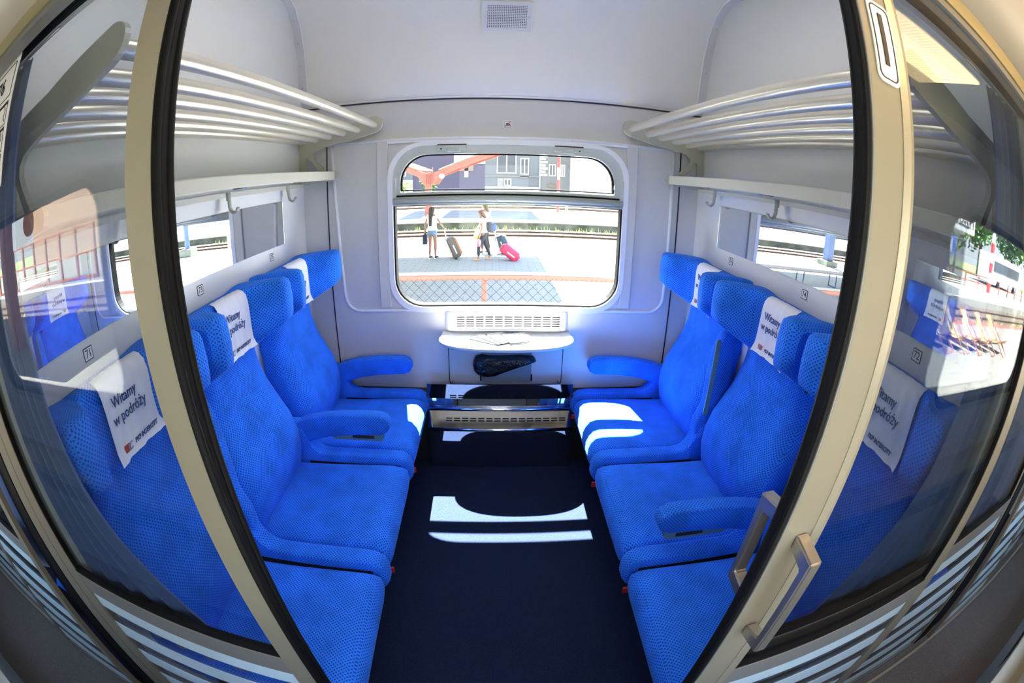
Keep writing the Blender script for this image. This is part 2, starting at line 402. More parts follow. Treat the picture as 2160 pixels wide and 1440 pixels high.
G().plate([rrect(-.48, .63, 1.56, 1.745, (.004, .004, .14, .14))], 'y', 2.426, 2.430).out('pane', GLASSW, w)
for i, c in enumerate((.08-2.26, .08+2.26)):
    w2 = thing('window_%d' % (i+2), None, None, (c, YW, .93), kind='structure')
    G().plate([rrect(c-.62, c+.62, .91, 1.815, .17), rrect(c-.59, c+.59, .94, 1.785, .15)], 'y', 2.388, 2.44).out('surround', BEAD, w2)
    G().box((c-.59, 2.39, 1.49), (c+.59, 2.42, 1.55)).out('transom', FRAMEG, w2)

# ------------------------------------------------------------------ vent box under the window, folding table, access panel, bin
v_ = thing('window_sill_vent', 'white slotted air vent under the big window, above the table', 'vent', (CX+.03, 2.39, .80))
ol = [(-.255, 2.40), (-.25, 2.385), (-.225, 2.362), (-.19, 2.352), (.345, 2.352), (.385, 2.362), (.408, 2.385), (.412, 2.40)]
G().plate([ol], 'z', .80, .898).out('vent_body', TABLE, v_, smooth=True, auto=35)
slots = G()
for r_ in range(5):
    for c_ in range(11):
        x = -.185 + c_*.0505; z = .826 + r_*.0125; slots.box((x, 2.350, z), (x+.042, 2.3525, z+.0038))
tag(slots.out('vent_slots', mat('vent slot shadow', (.016, .011, .010), .9, spec=.1), v_), None, None, kind='stuff')
G().box((-.20, 2.350, .806), (.37, 2.3525, .8085)).box((.368, 2.350, .806), (.3705, 2.3525, .895)).out('cover_joint', GREYM, v_)
t = thing('folding_table', 'white half-oval folding table under the window', 'table', (CX+.03, 2.39, .70))
ol = [(-.265, 2.40), (-.268, 2.34)] + [(.078+.346*math.copysign(abs(cos(a))**.8, cos(a)), 2.33-.172*abs(sin(a))**.8) for a in [pi+pi*i/32 for i in range(33)]] + [(.424, 2.34), (.421, 2.40)]
ol = [(x, y) for x, y in ol]
bt = G().plate([ol], 'z', .768, .786).out('table_top', TABLE, t)
G().tube([(x*1.0, y, .768) for x, y in ol[1:-1]], .0135, 8).out('table_edge', mat('grey table edge', (.62, .64, .67), .4), t, smooth=True)
for x in (-.20, .36): G().box((x-.012, 2.25, .735), (x+.012, 2.40, .766)).out('support_arm', BEIGE, t)
# leaflets
def leaflet(label, p, q, z, w_=.10):
    """p far end and q near end of the left edge; the sheet lies to the right of it"""
    d = Vector((q[0]-p[0], q[1]-p[1], 0)); e = d.normalized(); n_ = Vector((-e.y, e.x, 0))
    if n_.x < 0: n_ = -n_
    P0 = Vector((p[0], p[1], 0)); Q0 = Vector((q[0], q[1], 0))
    lt = thing('leaflet', label, 'leaflet', tuple((P0+Q0)/2+Vector((0, 0, z))), group='leaflets on the folding table')
    def slab(nm, a0, a1, b0, b1, z0, z1, mt):
        c = [P0+e*a0+n_*b0, P0+e*a1+n_*b0, P0+e*a1+n_*b1, P0+e*a0+n_*b1]
        G().add([(v.x, v.y, zz) for zz in (z0, z1) for v in c], [(0, 1, 2, 3), (7, 6, 5, 4), (0, 4, 5, 1), (1, 5, 6, 2), (2, 6, 7, 3), (3, 7, 4, 0)]).out(nm, mt, lt)
    l_ = d.length
    slab('sheet', 0, l_, 0, w_, z, z+.0022, PAPER)
    slab('dark_edge', 0, l_, -.003, .0045, z-.0002, z+.0030, PAPERD)
    slab('lower_edge', l_-.003, l_+.001, 0, w_*.8, z, z+.0028, PAPERD)
    slab('print', l_*.35, l_*.45, w_*.25, w_*.7, z+.0022, z+.0025, mat('pale grey print', (.18, .21, .19), .6))
leaflet('leftmost leaflet of the fan on the white table, most tilted', (-.112, 2.262), (.035, 2.168), .787)
leaflet('second leaflet from the left in the fan on the table', (-.078, 2.290), (.036, 2.172), .7895)
leaflet('third leaflet, its dark edge running to the middle of the table', (-.030, 2.315), (.050, 2.178), .792)
leaflet('rightmost leaflet with faint ring mark on the table', (.050, 2.306), (.095, 2.176), .7945, .13)
pnl = thing('access_panel', 'grey screwed access panel under the table holding the bin', 'panel', (.08, 2.395, .467))
G().plate([rrect(-.236, .392, .470, .775, (.02, .02, .002, .002))], 'y', 2.390, 2.400).out('panel', WALL, pnl)
G().plate([rrect(-.240, .396, .466, .775, (.023, .023, .002, .002)), rrect(-.236, .392, .470, .773, (.02, .02, .002, .002))], 'y', 2.388, 2.3995).out('joint', GROOVE, pnl)
for x in (-.222, .377):
    s_ = G().cyl((x, 2.386, .484), (x, 2.391, .484), .007, 12).out('screw', SATIN, pnl, smooth=True, auto=40)
    G().cyl((x, 2.3855, .484), (x, 2.387, .484), .003, 6).out('screw_recess', GROOVE, s_)
bn = thing('waste_bin', 'dark grey waste bin flap set in the panel under the table', 'bin', (.08, 2.385, .488))
G().rbox((-.055, 2.375, .490), (.220, 2.392, .688), .003).out('flap', BINM, bn)
G().box((-.06, 2.378, .676), (.225, 2.393, .694)).out('bin_rim', GROOVE, bn)
for x in (-.060, .222): G().cyl((x, 2.372, .50), (x, 2.372, .54), .004, 8).out('hinge', RUBBER, bn, smooth=True)
# black bin liner: crumpled sack hanging out
def sack():
    ol = [(-.055, .664), (-.083, .655), (-.096, .628), (-.099, .598), (-.094, .568), (-.078, .548), (-.045, .536), (-.020, .530), (.02, .540), (.075, .562), (.13, .583), (.19, .607), (.238, .622), (.232, .640), (.222, .654), (.15, .658), (.06, .657), (-.01, .657)]
    cx, cz = .04, .605; rings = []
    for j, (sc, yy) in enumerate(((1.0, 2.374), (1.03, 2.362), (.97, 2.346), (.78, 2.333), (.5, 2.326), (.2, 2.324))):
        rings.append([(cx+(x-cx)*sc, yy+random.uniform(-.004, .004), cz+(z-cz)*sc+random.uniform(-.003, .003)) for x, z in ol])
    return G().loft(rings)
o = sack().out('bin_bag', BAG, smooth=True); tag(o, 'crumpled black plastic bin bag hanging from the bin under the table', 'bag')

# ------------------------------------------------------------------ stainless heater cover below the window
HX0, HX1 = -.345, .435
h = thing('heater_cover', 'polished stainless heater cover with slots on the floor below the window', 'heater', (CX, 2.3, 0))
def strip(name, p, mt, x0=-.362, x1=.452, th=.004, par=h):
    v = []; fa = []
    for (y, z) in p: v += [(x0, y, z), (x1, y, z)]
    for i in range(len(p)-1): fa.append((2*i, 2*i+1, 2*i+3, 2*i+2))
    return make(name, v, fa, mt, par, smooth=False)
a1 = strip('upper_face', [(2.302, .508), (2.318, .412)], STEEL)
a2 = strip('ledge', [(2.318, .412), (2.303, .352)], STEEL)
a3 = strip('sloping_face', [(2.284, .350), (2.226, .272)], mat('steel with toned-down reflection', (.34, .33, .32), .08, metal=1))  # steel colour darkened on this face alone to dim what it reflects
a4 = strip('kick_face', [(2.222, .252), (2.222, .0)], STEEL)
for (y, z) in ((2.288, .361), (2.224, .262)):
    G().tube([(-.362, y, z), (.452, y, z)], .0105, 12).out('rounded_edge', CHROME, h, smooth=True)
sl = G(); dy = (2.388-2.372)/.086
for r_ in range(2):
    for c_ in range(14):
        z = .418 + r_*.012; y = 2.318-(z-.412)*.167; x = -.235+c_*.0475
        sl.box((x, y-.003, z), (x+.037, y+.001, z+.0045))
tag(sl.out('vent_slots', RUBBER, a1), None, None, kind='stuff')
sl = G(); RR = Matrix.Rotation(math.atan2(.078, .058), 3, 'X')
for r_ in range(2):
    for c_ in range(15):
        z = .306 + r_*.0105; y = 2.226+(z-.272)*.7436; x = -.258+c_*.0455
        sl.box((x, y-.0025, z-.002), (x+.035, y+.0005, z+.003))
tag(sl.out('vent_slots', RUBBER, a3), None, None, kind='stuff')
G().box((-.055, 2.25, .286), (.185, 2.262, .296)).out('handle_strip', RUBBER, a3)

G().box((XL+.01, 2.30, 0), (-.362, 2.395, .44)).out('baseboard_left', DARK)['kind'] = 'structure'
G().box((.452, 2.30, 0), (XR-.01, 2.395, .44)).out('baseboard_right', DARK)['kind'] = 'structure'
# ------------------------------------------------------------------ seats
def interp(t, tab):
    for (a, x), (b, y) in zip(tab, tab[1:]):
        if t <= b: return x + (y-x)*max(0, (t-a))/(b-a)
    return tab[-1][1]
def sstep(a, b, t):
    t = max(0, min(1, (t-a)/(b-a))); return t*t*(3-2*t)
FR = [(.36, .160), (.40, .165), (.47, .190), (.54, .208), (.62, .212), (.70, .195), (.78, .160), (.86, .122), (.94, .102), (1.00, .096), (1.06, .094)]
ED = [(.36, .02), (.54, .035), (.70, .050), (.83, .070), (.95, .075), (1.06, .06)]
def backrest():
    zs = [.36+i*.02 for i in range(36)]; ss = [-1, -.985, -.95, -.88, -.78, -.65, -.5, -.35, -.2, -.07, .07, .2, .35, .5, .65, .78, .88, .95, .985, 1]
    v = []; fa = []
    cols = []
    def hw(z): return .268-.022*sstep(.85, 1.06, z)
    for s in ss:
        c = []
        for z in zs:
            e = interp(z, ED)*(.25*abs(s)**2+.75*abs(s)**9)
            x = interp(z, FR)-e
            cr = math.exp(-((z-.885+.06*abs(s))/.010)**2)*.011*(1-sstep(.55, .85, abs(s)))
            cr += math.exp(-((z-.735-.05*abs(s))/.011)**2)*.010*(1-sstep(.5, .85, abs(s)))
            cr += .012*math.exp(-((z-.862)**2+(s*.268-.07)**2)/.0005)
            c.append((x-cr, s*hw(z), z))
        cols.append(c)
    cols = [[(0.012, -hw(z), z) for z in zs], [(interp(z, FR)-interp(z, ED)-.03, -hw(z)-.003, z) for z in zs]] + cols + [[(interp(z, FR)-interp(z, ED)-.03, hw(z)+.003, z) for z in zs], [(0.012, hw(z), z) for z in zs]]
    n = len(zs)
    for c in cols: v += c
    for i in range(len(cols)-1):
        for j in range(n-1): fa.append((i*n+j, (i+1)*n+j, (i+1)*n+j+1, i*n+j+1))
    m_ = len(cols)
    for j in range(n-1): fa.append(((m_-1)*n+j, j, j+1, (m_-1)*n+j+1))
    fa.append(tuple(i*n+n-1 for i in range(m_)))
    return v, fa
def xh(s):
    s = abs(s); return .108 + .145*sstep(.40, .76, s)
def headrest():
    ss = [-1, -.995, -.97, -.92, -.86, -.78, -.70, -.62, -.54, -.46, -.36, -.2, 0, .2, .36, .46, .54, .62, .70, .78, .86, .92, .97, .995, 1]
    rings = []
    for s in ss:
        a = abs(s); wg = sstep(.42, .80, a); X = xh(s); sh = sstep(.90, 1.0, a)**2*.03
        X -= sh; zt = 1.268+.012*wg-sh*.8; zb = 1.040+.072*wg; r_ = .022; y = s*.292
        rg = [(.006, y, 1.02+sh), (.05, y, 1.018+sh)]
        if wg > .05: rg.append((.05+(X-.05)*.45, y, 1.022+.035*wg+sh))
        else: rg.append((.07, y, 1.022+sh))
        rg += [(X-r_*1.3, y, zb-.004+sh), (X-r_*.35, y, zb+r_*.35+sh), (X, y, zb+r_*1.3+sh), (X+.004, y, (zb+zt)/2), (X, y, zt-r_*1.3), (X-r_*.35, y, zt-r_*.35), (X-r_*1.3, y, zt), (X*.5, y, zt-.006), (.03, y, zt-.016), (.006, y, zt-.02)]
        rings.append(rg)
    return rings
def cushion(y0, y1, top=.455, x0=.135, x1=.682, crown=.016, rr=.030, dips=True):
    rings = []; ss = [-1, -.97, -.9, -.75, -.5, -.25, 0, .25, .5, .75, .9, .97, 1]; yc = (y0+y1)/2; hy = (y1-y0)/2
    for s in ss:
        e = rr*(abs(s)**14) ; c = crown*(1-s*s); y = yc+s*hy
        def dz(x): return (-.010*math.exp(-((x-.33)/.09)**2-((y-yc)/.13)**2) if dips else 0) + c
        rg = [(x0, y, .335), (x0, y, top-.022-e)]
        for x in (x0+.02, .2, .26, .32, .38, .44, .50, .56, .61): rg.append((x, y, top-.012+.012*sstep(.2, .58, x)-e+dz(x)))
        rg += [(x1-.040, y, top-.003-e+c*.6), (x1-.018, y, top-.015-e), (x1-.004-e*.5, y, top-.040), (x1-e*.5, y, top-.07), (x1-.006-e*.5, y, top-.10), (x1-.03-e*.3, y, top-.125), (x1-.08, y, top-.135)]
        rings.append(rg)
    return rings
def arm_down(yc):
    # side outline in x-z, padded, tip rounded
    top = [(.13, .600), (.20, .632), (.30, .657), (.40, .668), (.50, .672), (.560, .670), (.590, .658), (.604, .636), (.604, .612), (.592, .590), (.565, .577), (.50, .573), (.40, .566), (.31, .552), (.24, .530), (.13, .50)]
    rings = []
    for yy, sc in ((-.031, .82), (-.029, .93), (-.022, 1.0), (0, 1.02), (.022, 1.0), (.029, .93), (.031, .82)):
        cz = [(x, .61+(z-.61)*sc) if x > .2 else (x, z) for x, z in top]
        rings.append([(x if x < .55 else .55+(x-.55)*sc, yc+yy, z) for x, z in cz])
    return G().loft(rings)
def arm_up(yc):
    side = [(.085, .62), (.085, 1.02), (.10, 1.045), (.13, 1.050), (.155, 1.035), (.175, .98), (.185, .90), (.187, .80), (.185, .70), (.215, .62), (.215, .56), (.12, .56)]
    rings = []
    for yy, sc in ((-.031, .90), (-.029, .96), (-.02, 1.0), (.02, 1.0), (.029, .96), (.031, .90)):
        rings.append([(.13+(x-.13)*sc, yc+yy, .8+(z-.8)*(sc if z > .9 else 1)) for x, z in side])
    return G().loft(rings)
def arm_base(y0, y1):
    # narrow padded strip between two cushions, rising behind into the armrest pivot
    side = [(.06, .35), (.06, .62), (.17, .62), (.195, .58), (.205, .54), (.225, .495), (.255, .470), (.30, .462), (.60, .466), (.645, .460), (.672, .44), (.684, .40), (.684, .36), (.67, .335), (.60, .325), (.2, .325)]
    rings = []; yc = (y0+y1)/2; hy = (y1-y0)/2
    for s, sc in ((-1, .86), (-.88, .96), (-.55, 1.0), (.55, 1.0), (.88, .96), (1, .86)):
        rings.append([(.35+(x-.35)*(1-(1-sc)*.25), yc+s*hy, .40+(z-.40)*sc) for x, z in side])
    return G().loft(rings)
def make_seat(label, arm, yarm, base, wide=(-.265, .265)):
    r = thing('train_seat', label, 'seat', (0, 0, 0), group='blue compartment seats')
    L_ = dict(local=True)
    v, fa = backrest(); make('backrest', v, fa, BLUE, r, smooth=True, auto=55, **L_)
    g = G().loft(headrest()); g.out('headrest', BLUE, r, smooth=True, auto=70, **L_)
    G().box((.02, -.225, 1.012), (.070, .225, 1.045)).out('headrest_joint', RUBBER, r, **L_)
    G().loft(cushion(*wide)).out('seat_cushion', BLUE, r, smooth=True, auto=70, **L_)
    fr = G().box((.06, -.225, .24), (.60, .225, .325)).out('seat_frame', DARK, r, **L_)
    G().box((.20, -.02, 0), (.30, .02, .25)).box((.12, -.04, 0), (.52, .04, .02)).out('leg', DARK, r, **L_)
    G().rbox((.655, wide[0]+.003, .318), (.683, wide[0]+.012, .345), .002).out('release_lever', RED, r, **L_)
    G().box((.20, -.272, .30), (.635, .352, .423)).out('cushion_gap_shade', RUBBER, r, **L_) if base and base[0] > 0 else G().box((.20, -.352, .30), (.635, .272, .423)).out('cushion_gap_shade', RUBBER, r, **L_)  # black block fills the gaps beside the cushion, standing in for their shade
    if base: arm_base(*base).out('armrest_base', BLUE, r, smooth=True, auto=60, **L_)
    if arm == 'down':
        sg = 1 if yarm > 0 else -1
        a = arm_down(yarm).out('armrest', BLUE, r, smooth=True, auto=60, **L_)
        rb = G() if min(abs(base[0]), abs(base[1])) > .285 else None
        if rb is None: rb = G(); rb.plate([rrect(.33, .575, .545, .61, (.022, .022, .02, .02))], 'y', yarm-.027*sg, yarm-.010*sg) if sg > 0 else rb.plate([rrect(.33, .575, .545, .61, (.022, .022, .02, .02))], 'y', yarm+.010, yarm+.027)
        if rb.v:
            rb.out('armrest_insert', INSERT, a, **L_)
            G().box((.43, yarm-.0282*sg-.001, .557), (.53, yarm-.0282*sg+.001, .572)).out('insert_slot', GROOVE, a, **L_)
    elif arm == 'up':
        a = arm_up(yarm).out('armrest', BLUE, r, smooth=True, auto=60, **L_)
        G().plate([rrect(.170, .193, .66, 1.02, .011)], 'y', *((yarm-.035, yarm-.028) if yarm > 0 else (yarm+.028, yarm+.035))).out('armrest_insert', INSERT, a, **L_)
    return r
CY = {1: .725, 2: 1.355, 3: 1.988}
# left bench: 75 by the window, 73, 71 by the door
s75 = make_seat('blue left-hand seat by the window, below number 75', 'down', .318, (.288, .352)); s75.location = (XL, CY[3], 0)
s73 = make_seat('blue middle seat on the left, below number 73, armrest down', 'down', .315, (.279, .352)); s73.location = (XL, CY[2], 0)
s71 = make_seat('blue left-hand seat behind the fixed glass, below number 71', 'up', .315, (.279, .352)); s71.location = (XL, CY[1], 0)
# right bench (turned round): window side is -y locally
s76 = make_seat('blue right-hand seat by the window, lit by the sun, below number 76', 'down', -.318, (-.352, -.288)); s76.location = (XR, CY[3], 0); s76.rotation_euler = (0, 0, pi)
s74 = make_seat('blue middle seat on the right, below number 74, armrest raised', 'up', -.315, (-.352, -.279)); s74.location = (XR, CY[2], 0); s74.rotation_euler = (0, 0, pi)
s72 = make_seat('blue right-hand seat beside the open door, nearest the corridor', 'down', -.315, (-.352, -.279)); s72.location = (XR, CY[1], 0); s72.rotation_euler = (0, 0, pi)
for (src, x, rz, lb) in ((s72, XL-.06, pi, 'blue seat of the next compartment behind the far left glass'), (s71, XR+.06, 0, 'blue seat of the next compartment behind the far right glass')):
    c = copy_tree(src); c.location = (x, CY[1], 0); c.rotation_euler = (0, 0, rz); c['label'] = lb

# head cloths with print
def head_cloth(label, x0, sgn, yc, seed, drop=1.065):
    """x0 partition, sgn +1 when the seat faces +x; the cloth hangs over the headrest"""
    rnd = random.Random(seed); ph = [rnd.uniform(0, 6) for _ in range(6)]
    path = [(.035, 1.252), (.06, 1.262), (.085, 1.270), (.104, 1.264), (.116, 1.250), (.121, 1.225), (.122, 1.19), (.121, 1.15), (.120, 1.11), (.120, 1.085), (.126, drop), (.131, drop-.012)]
    n = 18; v = []; fa = []
    for layer in (0, 1):
        for i, (u, z) in enumerate(path):
            t = i/(len(path)-1); hw = .098+.016*t
            for k in range(n+1):
                s = -1+2*k/n
                w_ = .0028*sin(9*s+ph[0]+2*t)*t + .0020*sin(17*s+ph[1]-3*t) + (.006*abs(s)**6*t)
                v.append((u+w_+.001+(.0015 if layer else 0), s*hw+.004*sin(6*t+ph[2]), z-.004*abs(s)**3*t))
    m_ = len(path); N = (n+1)*m_
    for i in range(m_-1):
        for k in range(n):
            a = i*(n+1)+k; fa.append((a, a+1, a+n+2, a+n+1)); fa.append((N+a, N+a+n+1, N+a+n+2, N+a+1))
    for i in range(m_-1):
        for k in (0, n):
            a = i*(n+1)+k; fa.append((a, a+n+1, N+a+n+1, N+a))
    for k in range(n):
        fa.append((k, N+k, N+k+1, k+1)); a = (m_-1)*(n+1)+k; fa.append((a, a+1, N+a+1, N+a))
    v = [(x0+sgn*a, yc+sgn*b, c) for a, b, c in v]
    r = thing('headrest_cloth', label, 'cloth', (x0+sgn*.1, yc, 1.25), group='white headrest cloths')
    make('cloth', v, fa, CLOTH, r, smooth=True, auto=60)
    xd = (0, sgn, 0); yd = (0, 0, 1); X = x0+sgn*.1285
    writing('greeting', 'Witamy', .040, (X, yc-sgn*.020, 1.200), xd, yd, INKB, r, 'CENTER', .002, .82, bold=0)
    writing('greeting', 'w podróży', .040, (X, yc-sgn*.012, 1.158), xd, yd, INKB, r, 'CENTER', .002, .82, bold=0)
    writing('operator_name', 'PKP INTERCITY', .0185, (X+sgn*.0015, yc+sgn*.022, 1.078), xd, yd, INKB, r, 'CENTER', .002, .86, .25)
    lx = yc-sgn*.068
    G().box((min(X, X+sgn*.002)-.0005, lx-.014, 1.069), (max(X, X+sgn*.002)+.0005, lx+.010, 1.088)).out('logo_block', INKR, r)
    writing('logo_letters', 'IC', .026, (X+sgn*.003, lx+sgn*.008, 1.078), xd, yd, mat('grey blue logo', (.25, .3, .42), .6), r, 'CENTER', .002, .9, .3)
head_cloth('white printed headrest cloth below number 71, behind the left glass', XL, 1, CY[1]+.035, 1)
head_cloth('white printed headrest cloth on the middle left seat, below number 73', XL, 1, CY[2]+.02, 2)
head_cloth('white headrest cloth on the left window seat, below number 75', XL, 1, CY[3]+.01, 3)
head_cloth('white printed headrest cloth behind the right door glass', XR, -1, CY[1]-.01, 4)
head_cloth('white printed headrest cloth on the middle right seat, below number 74', XR, -1, CY[2]-.02, 5)
head_cloth('white headrest cloth on the right window seat, below number 76', XR, -1, CY[3]-.02, 6)

# seat number plates
for x, sgn, y, num in ((XL, 1, .745, '71'), (XL, 1, 1.35, '73'), (XL, 1, 1.96, '75'), (XR, -1, .745, '72'), (XR, -1, 1.345, '74'), (XR, -1, 1.95, '76')):
    r = thing('seat_number_plate', 'small framed number %s on the %s partition, above the %s' % (num, 'left' if sgn > 0 else 'right', {'71': 'seat behind the glass', '73': 'middle left seat', '75': 'left window seat', '72': 'seat at the door', '74': 'middle right seat', '76': 'right window seat'}[num]), 'sign', (x, y, 1.305))
    a, b = sorted((x, x+sgn*.0015)); G().plate([rrect(y-.0195, y+.0195, 1.287, 1.323, .003, 3)], 'x', a, b).out('plate', INK, r)
    a, b = sorted((x, x+sgn*.002)); G().plate([rrect(y-.0168, y+.0168, 1.2897, 1.3203, .002, 3)], 'x', a, b).out('plate_face', WHITE, r)
    writing('digits', num, .031, (x+sgn*.0026, y, 1.305), (0, sgn, 0), (0, 0, 1), INK, r, 'CENTER', .0008, .85, bold=.004)

# mirrors
for x, sgn, lb in ((XL, 1, 'long narrow wall mirror on the left partition'), (XR, -1, 'long narrow wall mirror on the right partition')):
    r = thing('wall_mirror', lb, 'mirror', (x, 1.3, 1.45), group=None)
    a, b = sorted((x, x+sgn*.004)); G().box((a, .47, 1.345), (b, 2.108, 1.556)).out('mirror_glass', MIRROR, r)
    a, b = sorted((x, x+sgn*.0045)); G().box((a, 2.108, 1.345), (b, 2.1095, 1.556)).out('mirror_edge', MIRROREDGE, r)

# ------------------------------------------------------------------ luggage racks
def rack(x0, sgn, side):
    r = thing('luggage_rack', 'champagne tube luggage rack on the %s partition with coat hooks below' % side, 'rack', (x0, 1.4, 1.85))
    U = lambda u: x0+sgn*u
    for u, z in ((.423, 1.920), (.333, 1.900), (.254, 1.888), (.178, 1.876), (.100, 1.868), (.026, 1.862)):
        G().tube([(U(u), .52, z), (U(u), 2.345, z)], .0195, 16).out('rod', CHAMP, r, smooth=True, auto=50)
    # bracket outline in (u, z)
    ol = [(0, 1.90), (.20, 1.915), (.38, 1.955), (.424, 1.966)]
    ol += [(.424+.044*sin(a), 1.922+.044*cos(a)) for a in [pi*i/10*.9 for i in range(1, 11)]]
    ol += [(.40, 1.868), (.30, 1.846), (.16, 1.826), (.10, 1.812), (.083, 1.795), (.083, 1.775), (.10, 1.75), (.155, 1.69), (.165, 1.682), (.128, 1.682), (.078, 1.745), (.052, 1.77), (.043, 1.77), (.038, 1.755), (.038, 1.682), (.0, 1.682)]
    for yy in (.505, 2.345):
        G().plate([[(U(a), b) for a, b in ol]], 'y', yy, yy+.018).out('bracket', BRK, r)
    G().rbox(tuple(sorted((U(.195), U(.210)))[:1])+(.50, 1.640), tuple(sorted((U(.195), U(.210)))[1:])+(2.345, 1.686), .004).out('front_rail', BRK, r)
    for yy in (.50, 2.335):
        ol2 = [(.0, 1.622), (.06, 1.622), (.21, 1.640)] + [(.212+.024*sin(a), 1.663-.024*cos(a)) for a in [pi*i/8 for i in range(9)]] + [(.0, 1.690)]
        G().plate([[(U(a), b) for a, b in ol2]], 'y', yy, yy+.016).out('end_cap', BRK, r)
    a, b = sorted((U(.03), U(.197))); G().box((a, .515, 1.648), (b, 2.335, 1.656)).out('shelf', mat('white rack shelf', (.70, .71, .72), .35), r)
    a, b = sorted((U(.018), U(.030))); G().box((a, .515, 1.612), (b, 2.335, 1.632)).out('back_rail', BRK, r)
    for y in (.98, 1.56, 2.125):
        hk = G().tube([(U(.034), y, 1.628), (U(.036), y, 1.575), (U(.042), y, 1.558), (U(.056), y, 1.550), (U(.070), y, 1.556), (U(.076), y, 1.570)], .0052, 8, flat=2.4).out('coat_hook', BRK, r, smooth=True)
        G().rbox(tuple([sorted((U(.028), U(.036)))[0], y-.013, 1.60]), tuple([sorted((U(.028), U(.036)))[1], y+.013, 1.632]), .002).out('hook_plate', BRK, hk)
        G().rbox((min(U(.08), U(.12)), y-.045, 1.640), (max(U(.08), U(.12)), y-.022, 1.649), .003).out('shelf_clip', RUBBER, r)
        G().sphere((U(.10), y+.018, 1.645), .016, 10, 6, (1, 1, .45)).out('reading_light', CHROME, r, smooth=True)
    return r
rack(XL, 1, 'left'); rack(XR, -1, 'right')

# sticker above the window, vent in the ceiling cove
r = thing('window_notice', 'small square notice with a struck-out hand above the window', 'sign', (.068, 2.398, 1.905))
G().box((.046, 2.3965, 1.885), (.090, 2.3995, 1.927)).out('sticker', WHITE, r)
G().box((.0495, 2.3955, 1.8895), (.0865, 2.397, 1.892)).box((.0495, 2.3955, 1.920), (.0865, 2.397, 1.9225)).box((.0495, 2.3955, 1.8895), (.0515, 2.397, 1.9225)).box((.0845, 2.3955, 1.8895), (.0865, 2.397, 1.9225)).out('border', mat('sign grey line', (.25, .25, .27), .5), r)
G().sphere((.066, 2.396, 1.908), .0085, 8, 6, (1, .1, .6)).box((.070, 2.3950, 1.904), (.080, 2.397, 1.908)).box((.053, 2.395, 1.8965), (.083, 2.397, 1.900)).out('hand_symbol', INK, r)
RS = Matrix.Rotation(-radians(48), 3, 'Y')
G().box((.043, 2.3935, 1.9045), (.093, 2.395, 1.9075), RS).out('red_bar', INKR, r)
# speaker grille on the cove
r = thing('speaker_grille', 'square perforated loudspeaker grille on the sloping ceiling above the window', 'vent', (.045, 2.2, 2.46))
p0 = Vector((.045, 2.264, 2.36)); dsl = Vector((0, 2.12-2.264, 2.548-2.36)).normalized(); nrm = Vector((1, 0, 0)).cross(dsl)
if nrm.z > 0: nrm = -nrm
def cv(a, b, d): return tuple(p0 + Vector((a, 0, 0)) + dsl*b + nrm*d)
def onslope(ol, lo, hi):
    g = G().plate([ol], 'z', lo, hi); g.v = [cv(*p) for p in g.v]; return g
onslope(rrect(-.119, .125, .025, .198, .012), -.002, .008).out('grille_frame', CEIL, r)
gr = onslope(rrect(-.114, .120, .030, .193, .009), .006, .0105).out('grille_plate', mat('grille plate', (.66, .67, .69), .4), r)
hl = G()
for i in range(22):
    for j in range(14):
        a = -.088+i*.0087; b = .055+j*.0090
        q = [cv(a+.0027*cos(t), b+.0027*sin(t), .0112) for t in [pi/3*k_ for k_ in range(6)]]
        hl.add(q, [(0, 1, 2, 3, 4, 5)])
tag(hl.out('holes', GROOVE, gr), None, None, kind='stuff')
for a in (-.103, .109): 
    g = G().sphere(cv(a, .112, .010), .004, 8, 4); g.out('screw', SATIN, r, smooth=True)

# unseen lamp added above the frame as soft fill for the compartment
r = thing('fill_lamp', 'unseen long white lamp added overhead as soft fill', 'lamp', (.045, 1.2, 2.60))
G().rbox((-.50, 1.0, 2.585), (.59, 1.32, 2.65), .01).out('lamp_housing', CEIL, r)
G().box((-.47, 1.03, 2.578), (.56, 1.29, 2.588)).out('diffuser', LAMPC, r)

# ------------------------------------------------------------------ glazed corridor front
SZ = [(.806, .740), (.672, .604), (.534, .466), (.396, .328), (.258, .190), (.120, .056)]   # frosted stripes
def glazed(root, xa, xb, y, stile_l, stile_r, ztop=2.01, th=.022, zb=.0, bars=True, rail=(.806, .877), low=None):
    """xa..xb outer edges; stile widths; pane above the rail, striped pane below"""
    a, b = xa+stile_l, xb-stile_r
    fr = G().box((xa, y-th/2, zb), (a, y+th/2, ztop)) if stile_l else G()
    if stile_l: fr.out('stile', BEIGE, root)
    if stile_r: G().box((b, y-th/2, zb), (xb, y+th/2, ztop)).out('stile', BEIGE, root)
    G().box((a, y-th/2, rail[0]), (b, y+th/2, rail[1])).out('middle_rail', GREYM, root)
    G().box((a, y-th/2-.001, rail[1]), (b, y+th/2, rail[1]+.005)).box((a, y-th/2+.002, rail[1]), (a+.0015, y+th/2, ztop)).box((b-.0015, y-th/2+.002, rail[1]), (b, y+th/2, ztop)).out('glazing_seal', RUBBER, root)
    G().box((a, y-th/2-.002, rail[1]-.004), (b, y-th/2, rail[1]-.0005)).out('rail_bead', ALU, root)
    G().box((a, y-.002, rail[1]), (b, y+.002, ztop)).out('pane', GLASSD, root)
    G().box((a, y-.002, zb+.02), (b, y+.002, rail[0])).out('lower_pane', GLASSD, root)
    G().box((a, y-th/2, zb), (b, y+th/2, zb+.03)).out('bottom_rail', GREYM, root)
    for z1, z0 in SZ: G().box((a, y-.0045, z0), (b, y-.0025, z1)).out('frosted_stripe', FROST, root)
def facing(name, ol_w, root, mt=BEIGE):
    return ol_w.out(name, mt, root, smooth=True, auto=40)
